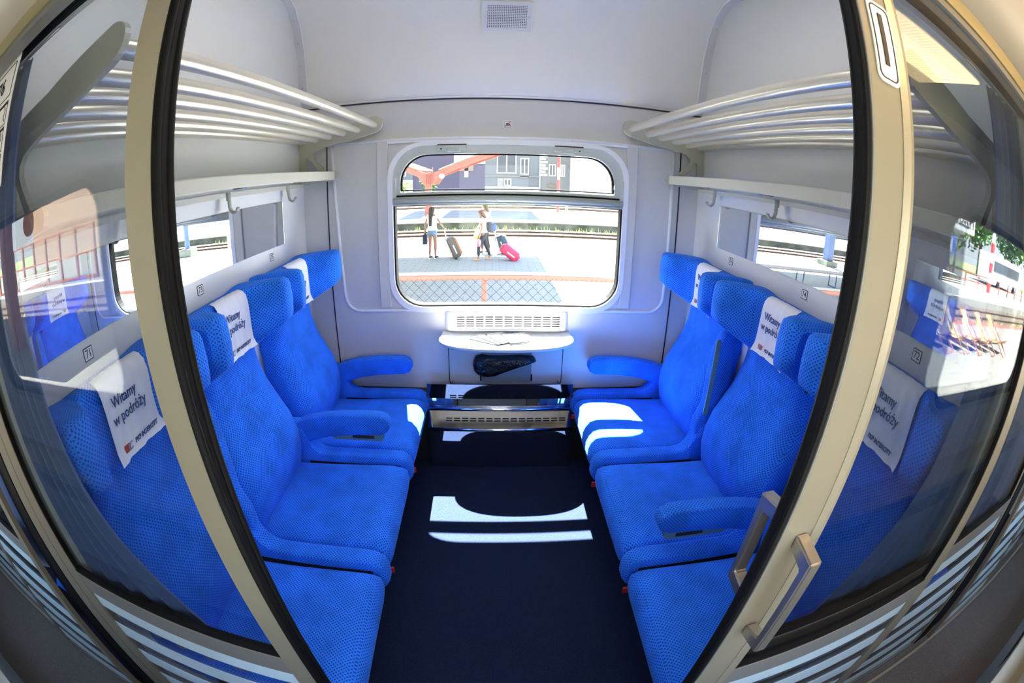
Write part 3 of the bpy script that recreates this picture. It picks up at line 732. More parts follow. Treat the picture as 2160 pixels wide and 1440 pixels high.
# left: fixed panel of this compartment
fp = thing('corridor_partition', 'fixed glass panel left of the doorway with beige stile and black seal', 'glass panel', (-.7, DP, 0))
glazed(fp, -.399, -.399, DP, 0, 0) if False else None
glazed(fp, -1.042, -.339, DP, .0, .048)
G().rbox((-.3395, DP-.014, 0), (-.336, DP+.016, 2.01), .001).out('seal_base', GREYM, fp)
G().tube([(-.335, DP-.010, 0), (-.335, DP-.010, 2.01)], .006, 8).tube([(-.334, DP+.012, 0), (-.334, DP+.012, 2.01)], .0065, 8).box((-.337, DP-.010, 0), (-.331, DP+.012, 2.01)).out('rubber_seal', RUBBER, fp, smooth=True)
# post left of it
po = thing('corridor_post', 'rounded beige post at the left end of the glass panel', 'post', (-1.12, DP, 0))
G().box((-1.112, DP-.012, 0), (-1.042, DP+.02, 2.01)).out('flat_face', BEIGE, po)
g = G(); pts = [(-1.118, DP-.012), (-1.19, DP-.012), (-1.215, DP-.006), (-1.228, DP+.01), (-1.23, DP+.04), (-1.118, DP+.04)]
g.plate([pts], 'z', 0, 2.01); g.out('rounded_face', BEIGE, po, smooth=True, auto=50)
G().box((-1.1185, DP-.010, 0), (-1.112, DP+.01, 2.01)).out('joint', GROOVE, po)
# next compartment to the left: its black door gap, its door leaf
dl = thing('door_2', None, None, (-1.8, DP, 0), kind='structure')
G().box((-1.345, DP-.006, 0), (-1.232, DP+.03, 2.01)).out('rubber_seal', RUBBER, dl)
glazed(dl, -2.05, -1.345, DP-.04, .06, .060)
for xx in (-1.60,): G().box((xx-.42, DP-.018, .02), (xx+.2, DP-.008, .06)).out('guide_rail', GREYM, dl)
d4 = thing('corridor_partition', 'glass panel of the neighbouring compartment at the far left edge', 'glass panel', (-2.5, DP, 0))
glazed(d4, -3.3, -2.06, DP, .05, .05)
# right: fixed panel behind the open door
fq = thing('corridor_partition', 'fixed glass panel behind the open sliding door on the right', 'glass panel', (.8, DP, 0))
glazed(fq, .42, 1.156, DP, .03, .0)
# sliding door leaf in front of it
YD = DP-.045
dr_ = thing('door_1', None, None, (.7, YD, 0), kind='structure')
glazed(dr_, .350, 1.100, YD, .077, .060)
g = G().plate([[(.404, YD-.0125), (.4275, YD-.0105), (.4275, YD-.006), (.404, YD-.006)]], 'z', .0, 2.01); g.out('bevelled_edge', ALU, dr_)
G().rbox((.3470, YD-.0135, 0), (.3515, YD+.013, 2.01), .001).out('seal_base', GREYM, dr_)
G().tube([(.3455, YD-.006, 0), (.3455, YD-.006, 2.01)], .0055, 8).tube([(.3450, YD+.008, 0), (.3450, YD+.008, 2.01)], .0055, 8).box((.3405, YD-.006, 0), (.348, YD+.010, 2.01)).out('rubber_seal', RUBBER, dr_, smooth=True, auto=40)
def pull(name, x, yf, yo, z0, z1, root, lab=None):
    """bow handle: two legs from the leaf face yf out to the grip at yo"""
    s_ = 1 if yo > yf else -1; w2 = .011; t_ = .016
    ol = [(yf, z1), (yo, z1-.010), (yo, z0+.010), (yf, z0), (yf, z0+.024), (yo-s_*t_, z0+.034), (yo-s_*t_, z1-.034), (yf, z1-.024)]
    g = G().plate([ol], 'x', x-w2, x+w2)
    bm = bmesh.new(); vs = [bm.verts.new(p) for p in g.v]
    for q in g.f:
        try: bm.faces.new([vs[i] for i in q])
        except Exception: pass
    bmesh.ops.remove_doubles(bm, verts=bm.verts, dist=1e-6); bmesh.ops.recalc_face_normals(bm, faces=bm.faces)
    bmesh.ops.dissolve_limit(bm, angle_limit=.02, verts=bm.verts, edges=bm.edges)
    bmesh.ops.bevel(bm, geom=[e for e in bm.edges if len(e.link_faces) == 2 and e.calc_face_angle() > .5], offset=.0028, segments=2, affect='EDGES')
    bm.verts.index_update(); v = [q.co[:] for q in bm.verts]; fa = [[q.index for q in ff.verts] for ff in bm.faces]; bm.free()
    return make(name, v, fa, SATIN, root, smooth=True, auto=35)
pull('handle', .386, YD-.011, YD-.062, 1.022, 1.243, dr_)
pull('handle', .372, YD+.011, YD+.075, 1.070, 1.262, dr_)
# post and next panel on the right
pq = thing('corridor_post', 'beige post at the right end of the sliding door', 'post', (1.2, DP, 0))
G().box((1.158, DP-.012, 0), (1.245, DP+.02, 2.01)).out('flat_face', BEIGE, pq)
G().box((1.245, DP-.010, 0), (1.249, DP+.01, 2.01)).out('joint', GROOVE, pq)
G().box((1.249, DP-.012, 0), (1.262, DP+.02, 2.01)).out('narrow_face', BEIGE, pq)
d5 = thing('corridor_partition', 'narrow glass panel with pale stripes right of the beige post', 'glass panel', (1.55, DP, 0))
glazed(d5, 1.262, 1.900, DP, .0, .045)
d3 = thing('door_3', None, None, (2.3, DP, 0), kind='structure')
G().box((1.900, DP-.016, 0), (2.02, DP+.03, 2.01)).out('rubber_seal', RUBBER, d3)
glazed(d3, 2.02, 2.72, DP-.04, .06, .06)
d6 = thing('corridor_partition', 'glass panel of the neighbouring compartment at the far right edge', 'glass panel', (3.1, DP, 0))
glazed(d6, 2.73, 3.5, DP, .05, .05)
# bottom guide strips
G().box((-3.4, DP-.030, 0), (-.345, DP-.012, .012)).out('trim_10', ALU)['kind'] = 'structure'
G().box((.345, DP-.066, 0), (3.6, DP-.050, .012)).out('trim_11', ALU)['kind'] = 'structure'
# head of the glazed front
G().box((-3.4, DP-.016, 2.000), (3.6, DP+.03, 2.014)).out('trim_12', RUBBER)['kind'] = 'structure'
G().box((-3.4, DP-.055, 1.985), (3.6, DP-.016, 2.002)).out('trim_13', GREYM)['kind'] = 'structure' if False else 'structure'
G().box((-3.4, DP-.060, 2.004), (3.6, DP-.020, 2.046)).out('trim_14', GOLD)['kind'] = 'structure'
G().box((-3.4, DP+.02, 2.01), (3.6, DP+.06, 2.70)).out('wall_corridor_head', CEIL)['kind'] = 'structure'
# curved corridor ceiling
prc = [(DP-.02, 2.046), (DP-.062, 2.050), (DP-.10, 2.060), (DP-.16, 2.10), (DP-.22, 2.150), (DP-.28, 2.185), (DP-.34, 2.20), (-.20, 2.205), (-.30, 2.19), (-.37, 2.13), (-.42, 2.05)]
v = []; fa = []
for (y, z) in prc: v += [(-3.6, y, z), (3.8, y, z)]
for i in range(len(prc)-1): fa.append((2*i, 2*i+1, 2*i+3, 2*i+2))
o = make('ceiling_corridor', v, fa, CREAM, smooth=True, auto=50); o['kind'] = 'structure'
G().box((-3.6, .155, 2.168), (3.8, .160, 2.176)).out('trim_15', GROOVE)['kind'] = 'structure'
# corridor lamp with ribbed diffuser
def corridor_lamp(label, x0, x1):
    r = thing('corridor_lamp', label, 'lamp', ((x0+x1)/2, -.13, 2.19))
    G().rbox((x0-.01, -.255, 2.186), (x1+.01, -.005, 2.204), .004).out('lamp_frame', ALU, r)
    g = G(); n = int((x1-x0)/.018)
    for i in range(n):
        x = x0+i*(x1-x0)/n; g.box((x+.0012, -.245, 2.178), (x+(x1-x0)/n-.0012, -.015, 2.187))
    tag(g.out('ribbed_diffuser', LAMPM, r), None, None, kind='stuff')
corridor_lamp('warm ribbed corridor lamp reflected in the right door glass', .55, 1.40)
# stickers on the glazing
r = thing('class_sign', 'white rounded sign with a black 1 on the right door stile', 'sign', (.402, YD, 1.835))
G().plate([rrect(.364, .404, 1.772, 1.874, .010)], 'y', YD-.0135, YD-.0115).out('sticker', WHITE, r)
G().plate([rrect(.3675, .4005, 1.7765, 1.8695, .008), rrect(.369, .399, 1.778, 1.868, .007)], 'y', YD-.0145, YD-.013).out('border', INK, r)
writing('digit', '1', .092, (.3825, YD-.0150, 1.822), (1, 0, 0), (0, 0, 1), INK, r, 'CENTER', .001, .62)
r = thing('seat_plan_sign', 'white sign with 71-76 and seat symbols at the top of the left glass', 'sign', (-.95, DP, 1.87))
G().plate([rrect(-1.035, -.815, 1.745, 2.0, .006)], 'y', DP-.0045, DP-.0025).out('sticker', WHITE, r)
G().plate([rrect(-1.03, -.828, 1.915, 1.985, .002), rrect(-1.028, -.830, 1.917, 1.983, .002)], 'y', DP-.0055, DP-.004).out('border', INK, r)
writing('seat_range', '71-76', .046, (-.925, DP-.0055, 1.950), (1, 0, 0), (0, 0, 1), INK, r, 'CENTER', .001, .95)
for i in range(3):
    z0 = 1.760+i*.050
    G().plate([rrect(-1.03, -.828, z0, z0+.046, .002), rrect(-1.028, -.830, z0+.002, z0+.040, .002)], 'y', DP-.0055, DP-.004).out('border', INK, r)
    G().tube([(-.845, DP-.005, z0+.038), (-.838, DP-.005, z0+.028), (-.844, DP-.005, z0+.018), (-.838, DP-.005, z0+.008)], .0012, 6).out('seat_symbol', INK, r)
r = thing('door_edge_sticker', 'small white sticker at the top of the left beige stile', 'sign', (-.375, DP-.012, 1.95))
G().plate([rrect(-.390, -.360, 1.905, 1.985, .004)], 'y', DP-.0135, DP-.0115).out('sticker', WHITE, r)
G().plate([rrect(-.387, -.363, 1.909, 1.981, .003), rrect(-.3855, -.3645, 1.9105, 1.9795, .003)], 'y', DP-.0142, DP-.013).out('border', INK, r)
# curtains bunched at both corners behind the glazing
def curtain(label, xs, side, wide=1.):
    v = []; fa = []; n = 44; m_ = 26
    for j in range(m_+1):
        t = j/m_; z = 1.985-t*1.33
        xin = interp(t, [(0, .215), (.5, .235), (.62, .26), (.70, .30), (.85, .43), (1, .50)]) if wide == 1 else .215*wide+.1*t
        for i in range(n+1):
            s = i/n; u = s*xin; y = .414+.008*sin(s*34+1.2*sin(3*t))+.002*sin(60*s)
            v.append((xs+side*u, y, z))
    for j in range(m_):
        for i in range(n): a = j*(n+1)+i; fa.append((a, a+1, a+n+2, a+n+1))
    r = thing('curtain', label, 'curtain', (xs+side*.1, .414, 1.98))
    o = make('curtain_cloth', v, fa, CURT, r, smooth=True, recalc=False); md = o.modifiers.new('thick', 'SOLIDIFY'); md.thickness = .002
    G().tube([(xs+side*.01, .414, 1.992), (xs+side*.33, .414, 1.992)], .004, 8).out('curtain_rail', SATIN, r, smooth=True)
curtain('slate blue curtain bunched behind the left glass panel', XL+.005, 1)
curtain('slate blue curtain bunched behind the right door glass', XR-.005, -1)
curtain('slate blue curtain behind the narrow glass panel at the far right', XR+.075, 1, 3.2)
curtain('slate blue curtain behind the far left glass of the next compartment', XL-.075, -1, 3.6)

# ------------------------------------------------------------------ corridor wall behind the camera
YC = -.36
ch = [rrect(a, b, .95, 1.78, .14) for a, b in ((-2.66, -1.32), (-.42, .93), (1.80, 3.22))]
struct(G().plate([[(-3.6, 0), (3.8, 0), (3.8, 2.14), (-3.6, 2.14)]] + ch, 'y', YC-.06, YC), 'wall_corridor', PART)
for i, (a, b) in enumerate(((-2.66, -1.32), (-.42, .93), (1.80, 3.22))):
    w3 = thing('window_%d' % (i+4), None, None, ((a+b)/2, YC, .95), kind='structure')
    G().plate([rrect(a-.025, b+.025, .925, 1.805, .165), rrect(a+.012, b-.012, .962, 1.768, .13)], 'y', YC-.05, YC+.012).out('surround', RUBBER, w3, )
    G().plate([rrect(a-.05, b+.05, .90, 1.83, .19), rrect(a-.02, b+.02, .93, 1.80, .16)], 'y', YC-.01, YC+.016).out('trim_ring', FRAMEG, w3)
    G().plate([rrect(a, b, .95, 1.78, .14)], 'y', YC-.035, YC-.031).out('pane', GLASSW, w3)
hc = thing('corridor_heater', 'grey perforated heater cover along the corridor wall at lower right', 'heater', (0, -.28, 0))
G().box((-3.6, YC+.001, 0), (3.8, -.215, .60)).out('cover', mat('blue grey heater cover', (.30, .34, .38), .45), hc)
G().rbox((-3.6, YC+.001, .60), (3.8, -.205, .618), .005).out('cover_top', ALU, hc)
sl = G()
for bx in (-3.1, -2.35, -1.6, -.85, .25, 1.0, 1.75, 2.5, 3.2):
    for r_ in range(4):
        for c_ in range(22): x = bx+c_*.022; z = .46+r_*.022; sl.box((x, -.2165, z), (x+.010, -.2135, z+.014))
tag(sl.out('perforations', RUBBER, hc), None, None, kind='stuff')

# ================================================================== OUTSIDE, window side
GZ = -.9
PAVE = paving('platform paving blocks', (.27, .28, .285), (.30, .305, .31), (.21, .22, .23), .40, .20)
struct(G().box((-45, 2.9, GZ-.5), (45, 18.6, GZ)), 'platform_near', PAVE)
struct(G().box((-45, 11.55, GZ), (45, 11.95, GZ+.004)), 'platform_strip', mat('white ground strip', (.85, .85, .83), .7))  # thin white strip lying across the paving
struct(G().box((-45, 18.3, GZ), (45, 18.62, GZ+.02)), 'platform_edge_near', mat('pale concrete kerb', (.62, .61, .58), .8))
BAL = speckle('track ballast', (.10, .08, .06), (.035, .026, .02), 9, .55, .95)
struct(G().box((-60, 18.6, GZ-.55), (60, 26.0, GZ-.42)), 'track_bed', BAL)
RAILM = mat('rusty rail', (.05, .028, .02), .6, metal=.3)
SLP = mat('dark sleeper', (.08, .06, .05), .9)
def rails(y, zt, label, x0=-60, x1=60, n=60):
    r = thing('railway_track', label, 'track', (0, y, zt-.15))
    for d in (-.72, .72): G().box((x0, y+d-.035, zt-.14), (x1, y+d+.035, zt)).out('rail', RAILM, r)
    g = G()
    for i in range(n): xx = x0+(x1-x0)*(i+.5)/n*1.0; g.box((xx-.13, y-1.25, zt-.24), (xx+.13, y+1.25, zt-.13))
    tag(g.out('sleepers', SLP, r), None, None, kind='stuff')
rails(23.3, -1.22, 'railway track between the two platforms, seen through the window', n=180)
CONC = mat('stained concrete platform wall', (.085, .095, .075), .9, noise=(1.2, .45))
struct(G().box((-60, 25.8, GZ-.6), (60, 26.1, GZ-.06)), 'platform_wall', CONC)
struct(G().box((-60, 25.7, GZ-.06), (60, 37.0, GZ)), 'platform_far', mat('pale asphalt platform', (.20, .21, .22), .85, noise=(.7, .12)))
struct(G().box((-90, 37.0, GZ-.55), (90, 58, GZ-.42)), 'track_bed_far', BAL)
for i, y in enumerate((39.5, 44.0, 49.0)): rails(y, -1.22, ('railway track directly behind the second platform', 'middle one of the far railway tracks beyond the platform', 'farthest railway track, before the buildings')[i], -80, 80, 60)
# weeds
GRASS = mat('pale green weeds', (.30, .38, .12), .9)
g = G()
for i in range(900):
    x = random.uniform(-14, 16); y = random.choice((random.uniform(18.8, 20.6), random.uniform(24.6, 25.6))); hgt = random.uniform(.06, .30); a = random.uniform(0, pi); w_ = random.uniform(.02, .05)
    g.add([(x-w_*cos(a), y-w_*sin(a), GZ-.42), (x+w_*cos(a), y+w_*sin(a), GZ-.42), (x+random.uniform(-.06, .06), y+random.uniform(-.06, .06), GZ-.42+hgt)], [(0, 1, 2)])
tag(g.out('weeds', GRASS, recalc=False), 'pale weeds growing along the railway track outside the window', 'weeds', kind='stuff')

# near platform canopy (above the frame, its shadow falls on the paving)
PINK = mat('salmon red painted steel', (.27, .075, .05), .5)
CORR = mat('cream corrugated roofing', (.20, .20, .15), .6)
r = thing('near_canopy', 'platform roof overhead that shades the paving', 'canopy', (-9, 8, GZ))
G().box((-20, 4.9, 3.15), (1.03, 16.3, 3.27)).out('roof', CORR, r)
for x in (-9., -17.): G().rbox((x-.15, 9.8, GZ), (x+.15, 10.1, 3.15), .02).out('column', PINK, r)
# chain-link fence
r = thing('chain_link_fence', 'low chain-link fence with salmon red frame just outside the window', 'fence', (-.083, 5.0, GZ))
G().rbox((-6, 4.975, .475), (8, 5.025, .528), .006).out('top_rail', PINK, r)
for x in (-4.083, -2.083, -.083, 1.917, 3.917): G().rbox((x-.028, 4.975, GZ), (x+.028, 5.03, .475), .006).out('post', PINK, r)
g = G(); s_ = .115
for d in (1, -1):
    for i in range(-30, 70):
        x = -3+i*s_; h_ = 1.02; z0 = -.52
        a = (x, 4.97+.004*d, z0); b = (x+d*h_, 4.97+.004*d, z0+h_)
        g.tube([a, b], .0017, 4, caps=False)
tag(g.out('wire_mesh', mat('fence wire', (.020, .015, .013), .8, spec=.1), r), None, None, kind='stuff')

# station canopy on platform 2
r = thing('station_canopy', 'salmon red Y-shaped canopy post with cream roof panels on the far platform', 'canopy', (-4.2, 30, GZ))
G().rbox((-4.42, 29.85, GZ), (-3.98, 30.15, 1.9), .02).out('post', PINK, r)
for yy in (29.78, 33.4):
    ol = [(-4.45, 1.15), (-3.95, 1.15), (-3.55, 1.75), (-.1, 3.05), (2.4, 3.95), (2.4, 4.2), (-.6, 3.25), (-3.4, 2.15), (-4.2, 1.9), (-4.6, 2.05), (-6.4, 2.75), (-6.4, 2.45), (-4.9, 1.75)]
    G().plate([ol], 'y', yy, yy+.28).out('beam', PINK, r)
for a, b in (((-3.5, 2.10), (-.7, 3.22)), ((-.6, 3.26), (2.3, 4.22)), ((-4.8, 2.12), (-6.3, 2.72))):
    v = [(a[0], 29.6, a[1]+.05), (b[0], 29.6, b[1]+.05), (b[0], 37, b[1]+.05), (a[0], 37, a[1]+.05)]; v += [(p[0], p[1], p[2]+.08) for p in v]
    make('roof_panel', v, [(0, 1, 2, 3), (7, 6, 5, 4), (0, 4, 5, 1), (1, 5, 6, 2), (2, 6, 7, 3), (3, 7, 4, 0)], CORR, r)
for i in range(4): G().box((-4.36+i*.14, 29.70, 1.25), (-4.32+i*.14, 29.80, 2.0+.12*i)).out('stiffener', PINK, r)
G().cyl((-3.3, 29.75, 1.75), (-3.3, 29.6, 1.75), .18, 14).out('loudspeaker', mat('grey horn', (.25, .25, .25), .5), r, smooth=True, auto=40)
# red and white striped post
def striped_post(label, x, y, z0, z1, rad=.10):
    r = thing('striped_post', label, 'post', (x, y, z0)); n = int((z1-z0)/.75)
    RW = mat('signal red', (.85, .05, .05), .5); WW = mat('signal white', (.88, .88, .86), .5)
    G().cyl((x, y, z0), (x, y, z1), rad*.9, 10).out('pole', WW, r, smooth=True, auto=40)
    for i in range(0, n, 2): G().cyl((x, y, z0+i*.75+.3), (x, y, z0+i*.75+1.0), rad, 10).out('red_band', RW, r, smooth=True, auto=40)
striped_post('thin red and white banded post on the far platform', 4.2, 30, GZ, 5.0)
for x, lb in ((5.35, 'white marker post on the far platform, left one of two'), (10.2, 'white marker post on the far platform, right one of two')):
    tag(G().rbox((x-.08, 33.5, GZ), (x+.08, 33.66, GZ+1.5), .02).out('marker_post', WHITE), lb, 'post')

# buildings beyond
WIN = mat('dark far window', (.04, .05, .06), .2)
def building(name, label, x0, x1, y, z1, mt, wins=(), bands=(), extra=None, z0=GZ-.5, d=8):
    r = thing(name, label, 'building', ((x0+x1)/2, y, z0))
    G().box((x0, y, z0), (x1, y+d, z1)).out('wall', mt, r)
    for (a, b, c, e) in wins:
        f_ = G().plate([rrect(a, b, c, e, .01, 1), rrect(a+.12, b-.12, c+.12, e-.12, .01, 1)], 'y', y-.12, y+.0).out('window_frame', WHITE, r)
        G().box((a+.12, y-.05, c+.12), (b-.12, y-.02, e-.12)).out('pane', WIN, f_)
        G().box(((a+b)/2-.06, y-.11, c+.1), ((a+b)/2+.06, y-.03, e-.1)).out('mullion', WHITE, f_)
    for (a, b, c, e, mt2, nm) in bands: G().box((a, y-.15, c), (b, y+.02, e)).out(nm, mt2, r)
    return r
VIO = mat('violet grey gable', (.075, .065, .10), .8); WHT = mat('white render', (.85, .85, .85), .8); GRY = mat('grey render', (.135, .145, .15), .85); GR2 = mat('warm grey render', (.15, .15, .14), .85)
TAN = mat('tan shutter', (.17, .13, .08), .8); ROOFM = mat('dark roof', (.2, .18, .2), .8)
Y1 = 60
building('warehouse', 'large violet-grey warehouse gable with white patches beyond the tracks', -10.5, -1.1, Y1, 9, VIO, (), [(-5.1, -1.1, 3.45, 9, WHT, 'white_upper_wall'), (-5.1, -2.6, 2.5, 3.45, mat('faded brick', (.22, .14, .12), .8), 'brick_patch'), (-3.75, -3.25, 1.7, 3.1, WHT, 'white_notice'), (-6.9, -6.6, 1.6, 2.5, WHT, 'wall_lettering'), (-2.7, -1.9, 3.75, 4.05, INK, 'small_sign')])
building('apartment_house', 'grey apartment house with white framed windows and white ground floor', -1.1, 5.9, Y1, 12, GRY,
         [(3.4, 4.5, 2.1, 4.3), (.55, 1.15, .55, 1.5), (1.3, 2.3, .55, 1.5), (.4, 2.9, 2.2, 5.2)], [(-1.1, 5.9, GZ, .45, WHT, 'ground_floor'), (-1.1, 5.9, 1.78, 1.9, GREYM, 'cornice'), (3.4, 4.5, 1.6, 1.95, GR2, 'sill_panel'), (5.85, 6.02, GZ, 9, mat('drainpipe', (.35, .42, .48), .5), 'drainpipe')])
building('corner_house', 'warm grey house with quoined corner and tan shutter', 6.03, 9.9, Y1, 12, GR2,
         [(7.1, 8.0, 2.0, 3.6), (8.6, 9.2, 2.0, 3.6)], [(7.0, 8.0, GZ+1.4, .95, TAN, 'shutter')] + [(6.05+(i % 2)*.0, 6.9-(i % 2)*.25, 2.0+i*.42, 2.3+i*.42, WHT, 'quoin') for i in range(12)])
building('white_hall', 'long plain white hall at the right of the window view', 9.9, 26, Y1-6, 12, WHT)
building('left_house', 'pale grey house behind the canopy post on the left', -22, -10.5, Y1, 10, GRY, [(-12.4, -11.4, 2.0, 4.0), (-15, -14, 2., 4.)], [(-22, -10.5, GZ, 1.5, WHT, 'ground_floor')])
LEAF = mat('leaf green', (.07, .17, .04), .8); LEAF2 = mat('light leaf green', (.20, .32, .07), .8); BARK = mat('bark', (.12, .08, .05), .9)
def tree(name, label, x, y, z0, h_, rad, n, mt, seed, group=None, leaf=.3):
    rn = random.Random(seed); r = thing(name, label, 'tree' if h_ > 3 else 'shrub', (x, y, z0), group=group)
    G().tube([(x, y, z0), (x+.1, y, z0+h_*.35), (x, y+.1, z0+h_*.7)], [h_*.035, h_*.025, h_*.012], 8).out('trunk', BARK, r, smooth=True)
    cl = [(rn.uniform(-.6, .6)*rad, rn.uniform(-.6, .6)*rad, h_*.55+rn.uniform(-.25, .4)*rad) for _ in range(9)]
    g = G()
    for i in range(n):
        c = rn.choice(cl); v_ = Vector((rn.gauss(0, 1), rn.gauss(0, 1), rn.gauss(0, 1))).normalized()*rad*.5*rn.uniform(.6, 1.05)
        p = Vector((x+c[0], y+c[1], z0+c[2]))+v_; a = Vector((rn.gauss(0, 1), rn.gauss(0, 1), rn.gauss(0, .6))).normalized()*leaf*rn.uniform(.5, 1); b = a.cross(Vector((rn.gauss(0, 1), rn.gauss(0, 1), rn.gauss(0, 1)))).normalized()*leaf*.5
        g.add([p-a, p+b, p+a, p-b], [(0, 1, 2, 3)])
    tag(g.out('foliage', mt, r, recalc=False), None, None, kind='stuff')
tree('bush', 'green bush left of the canopy post on the far side', -10.3, 52, GZ, 2.6, 1.3, 500, LEAF2, 3, leaf=.2)
tree('bush', 'green bush right of the canopy post against the warehouse', -7.4, 54, GZ, 3.0, 1.2, 500, LEAF, 5, leaf=.2)
# long table-bench and post to the left, lamp post and cabinet to the right (both seen in the mirrors)
BLK = mat('dark blue painted steel', (.03, .06, .16), .5)
r = thing('platform_bench', 'long dark steel bench on the platform, seen in the right mirror', 'bench', (-9, 12, GZ))
G().box((-13.5, 12.0, GZ+.46), (-5.6, 12.5, GZ+.51)).out('seat', mat('grey bench slats', (.30, .27, .28), .6), r)
for x in (-6.1, -7.7, -9.3, -10.9, -12.5):
    G().tube([(x, 12.05, GZ+.46), (x, 12.05, GZ+.02), (x, 12.45, GZ+.02), (x, 12.45, GZ+.46)], .025, 6).out('leg', BLK, r)
r = thing('canopy_column', 'dark steel column on a square foot, seen in the right mirror', 'column', (-13.4, 17.2, GZ))
G().rbox((-13.6, 17.0, GZ), (-13.2, 17.4, 2.2), .02).out('shaft', BLK, r); G().rbox((-13.8, 16.8, GZ), (-13.0, 17.6, GZ+.25), .03).out('foot', CONC, r)
r = thing('lamp_post', 'dark lamp post in a concrete foot, seen in the left mirror', 'lamp post', (12.2, 17.9, GZ))
G().cyl((12.2, 17.9, GZ), (12.2, 17.9, 3.5), .13, 12).out('shaft', BLK, r, smooth=True, auto=40); G().rbox((11.8, 17.6, GZ), (12.6, 18.2, GZ+.35), .04).out('foot', CONC, r)
r = thing('electrical_cabinet', 'white electrical cabinet with a small plate, seen in the left mirror', 'cabinet', (9.6, 19.4, GZ))
G().rbox((9.0, 19.2, GZ-.3), (10.6, 19.8, GZ+1.8), .02).out('body', WHT, r); G().box((9.7, 19.18, GZ+.7), (10.0, 19.2, GZ+1.1)).out('plate', GRY, r); G().box((9.1, 19.17, GZ-.1), (9.16, 19.2, GZ+1.7)).out('door_edge', GREYM, r)
r = thing('green_train', 'green and white carriage standing beyond the far platform, seen in the left mirror', 'train', (22, 40, GZ-.3))
G().rbox((14, 38.2, GZ-.1), (34, 41, 2.6), .15).out('body', WHT, r); G().box((14, 38.15, .55), (34, 38.25, 1.6)).out('window_band', mat('teal band', (.10, .35, .34), .4), r)
for i in range(8): G().box((14.8+i*2.4, 38.08, .7), (16.2+i*2.4, 38.16, 1.45)).out('carriage_window', WIN, r)
r = thing('dark_train', 'dark carriage behind the far platform, seen in the right mirror', 'train', (-22, 40, GZ-.3))
G().rbox((-50, 38.2, GZ-.1), (-9, 41, 1.8), .15).out('body', mat('dark carriage', (.06, .06, .08), .5), r)
for i in range(14): G().box((-48+i*2.7, 38.1, .1), (-46.6+i*2.7, 38.2, 1.0)).out('carriage_window', GRY, r)

# ------------------------------------------------------------------ people
SKIN = mat('skin', (.26, .135, .09), .6); TEE = mat('white tee shirt', (.70, .70, .72), .8); DENIM = mat('pale denim', (.13, .20, .32), .85)
JEAN = mat('dark grey jeans', (.03, .035, .045), .8); JEAN2 = mat('dark brown trousers', (.05, .04, .035), .8)
HAIRB = mat('dark brown hair', (.030, .018, .014), .7); HAIRR = mat('auburn hair', (.075, .022, .010), .7); HAIRM = mat('mid brown hair', (.035, .020, .013), .7)
SHOE = mat('black shoes', (.02, .02, .03), .6); TANB = mat('tan ankle boots', (.45, .30, .18), .7); SOLE = mat('white sole', (.8, .8, .8), .7)
def skin(name, V, E, mt, parent, sub=2, rootv=0):
    off = root_offset(parent)
    me = bpy.data.meshes.new(name); me.from_pydata([tuple(Vector(v[0])-off) for v in V], E, [])
    me.materials.append(mt); o = bpy.data.objects.new(name, me); link(o); o.parent = parent
    md = o.modifiers.new('skin', 'SKIN'); md.use_smooth_shade = True
    if not me.skin_vertices: me.attributes.new('x', 'FLOAT', 'POINT')
    for i, v in enumerate(V):
        rr = v[1]; me.skin_vertices[0].data[i].radius = rr if isinstance(rr, tuple) else (rr, rr)
        me.skin_vertices[0].data[i].use_root = (i == rootv)
    ss = o.modifiers.new('sub', 'SUBSURF'); ss.levels = sub; ss.render_levels = sub
    return o
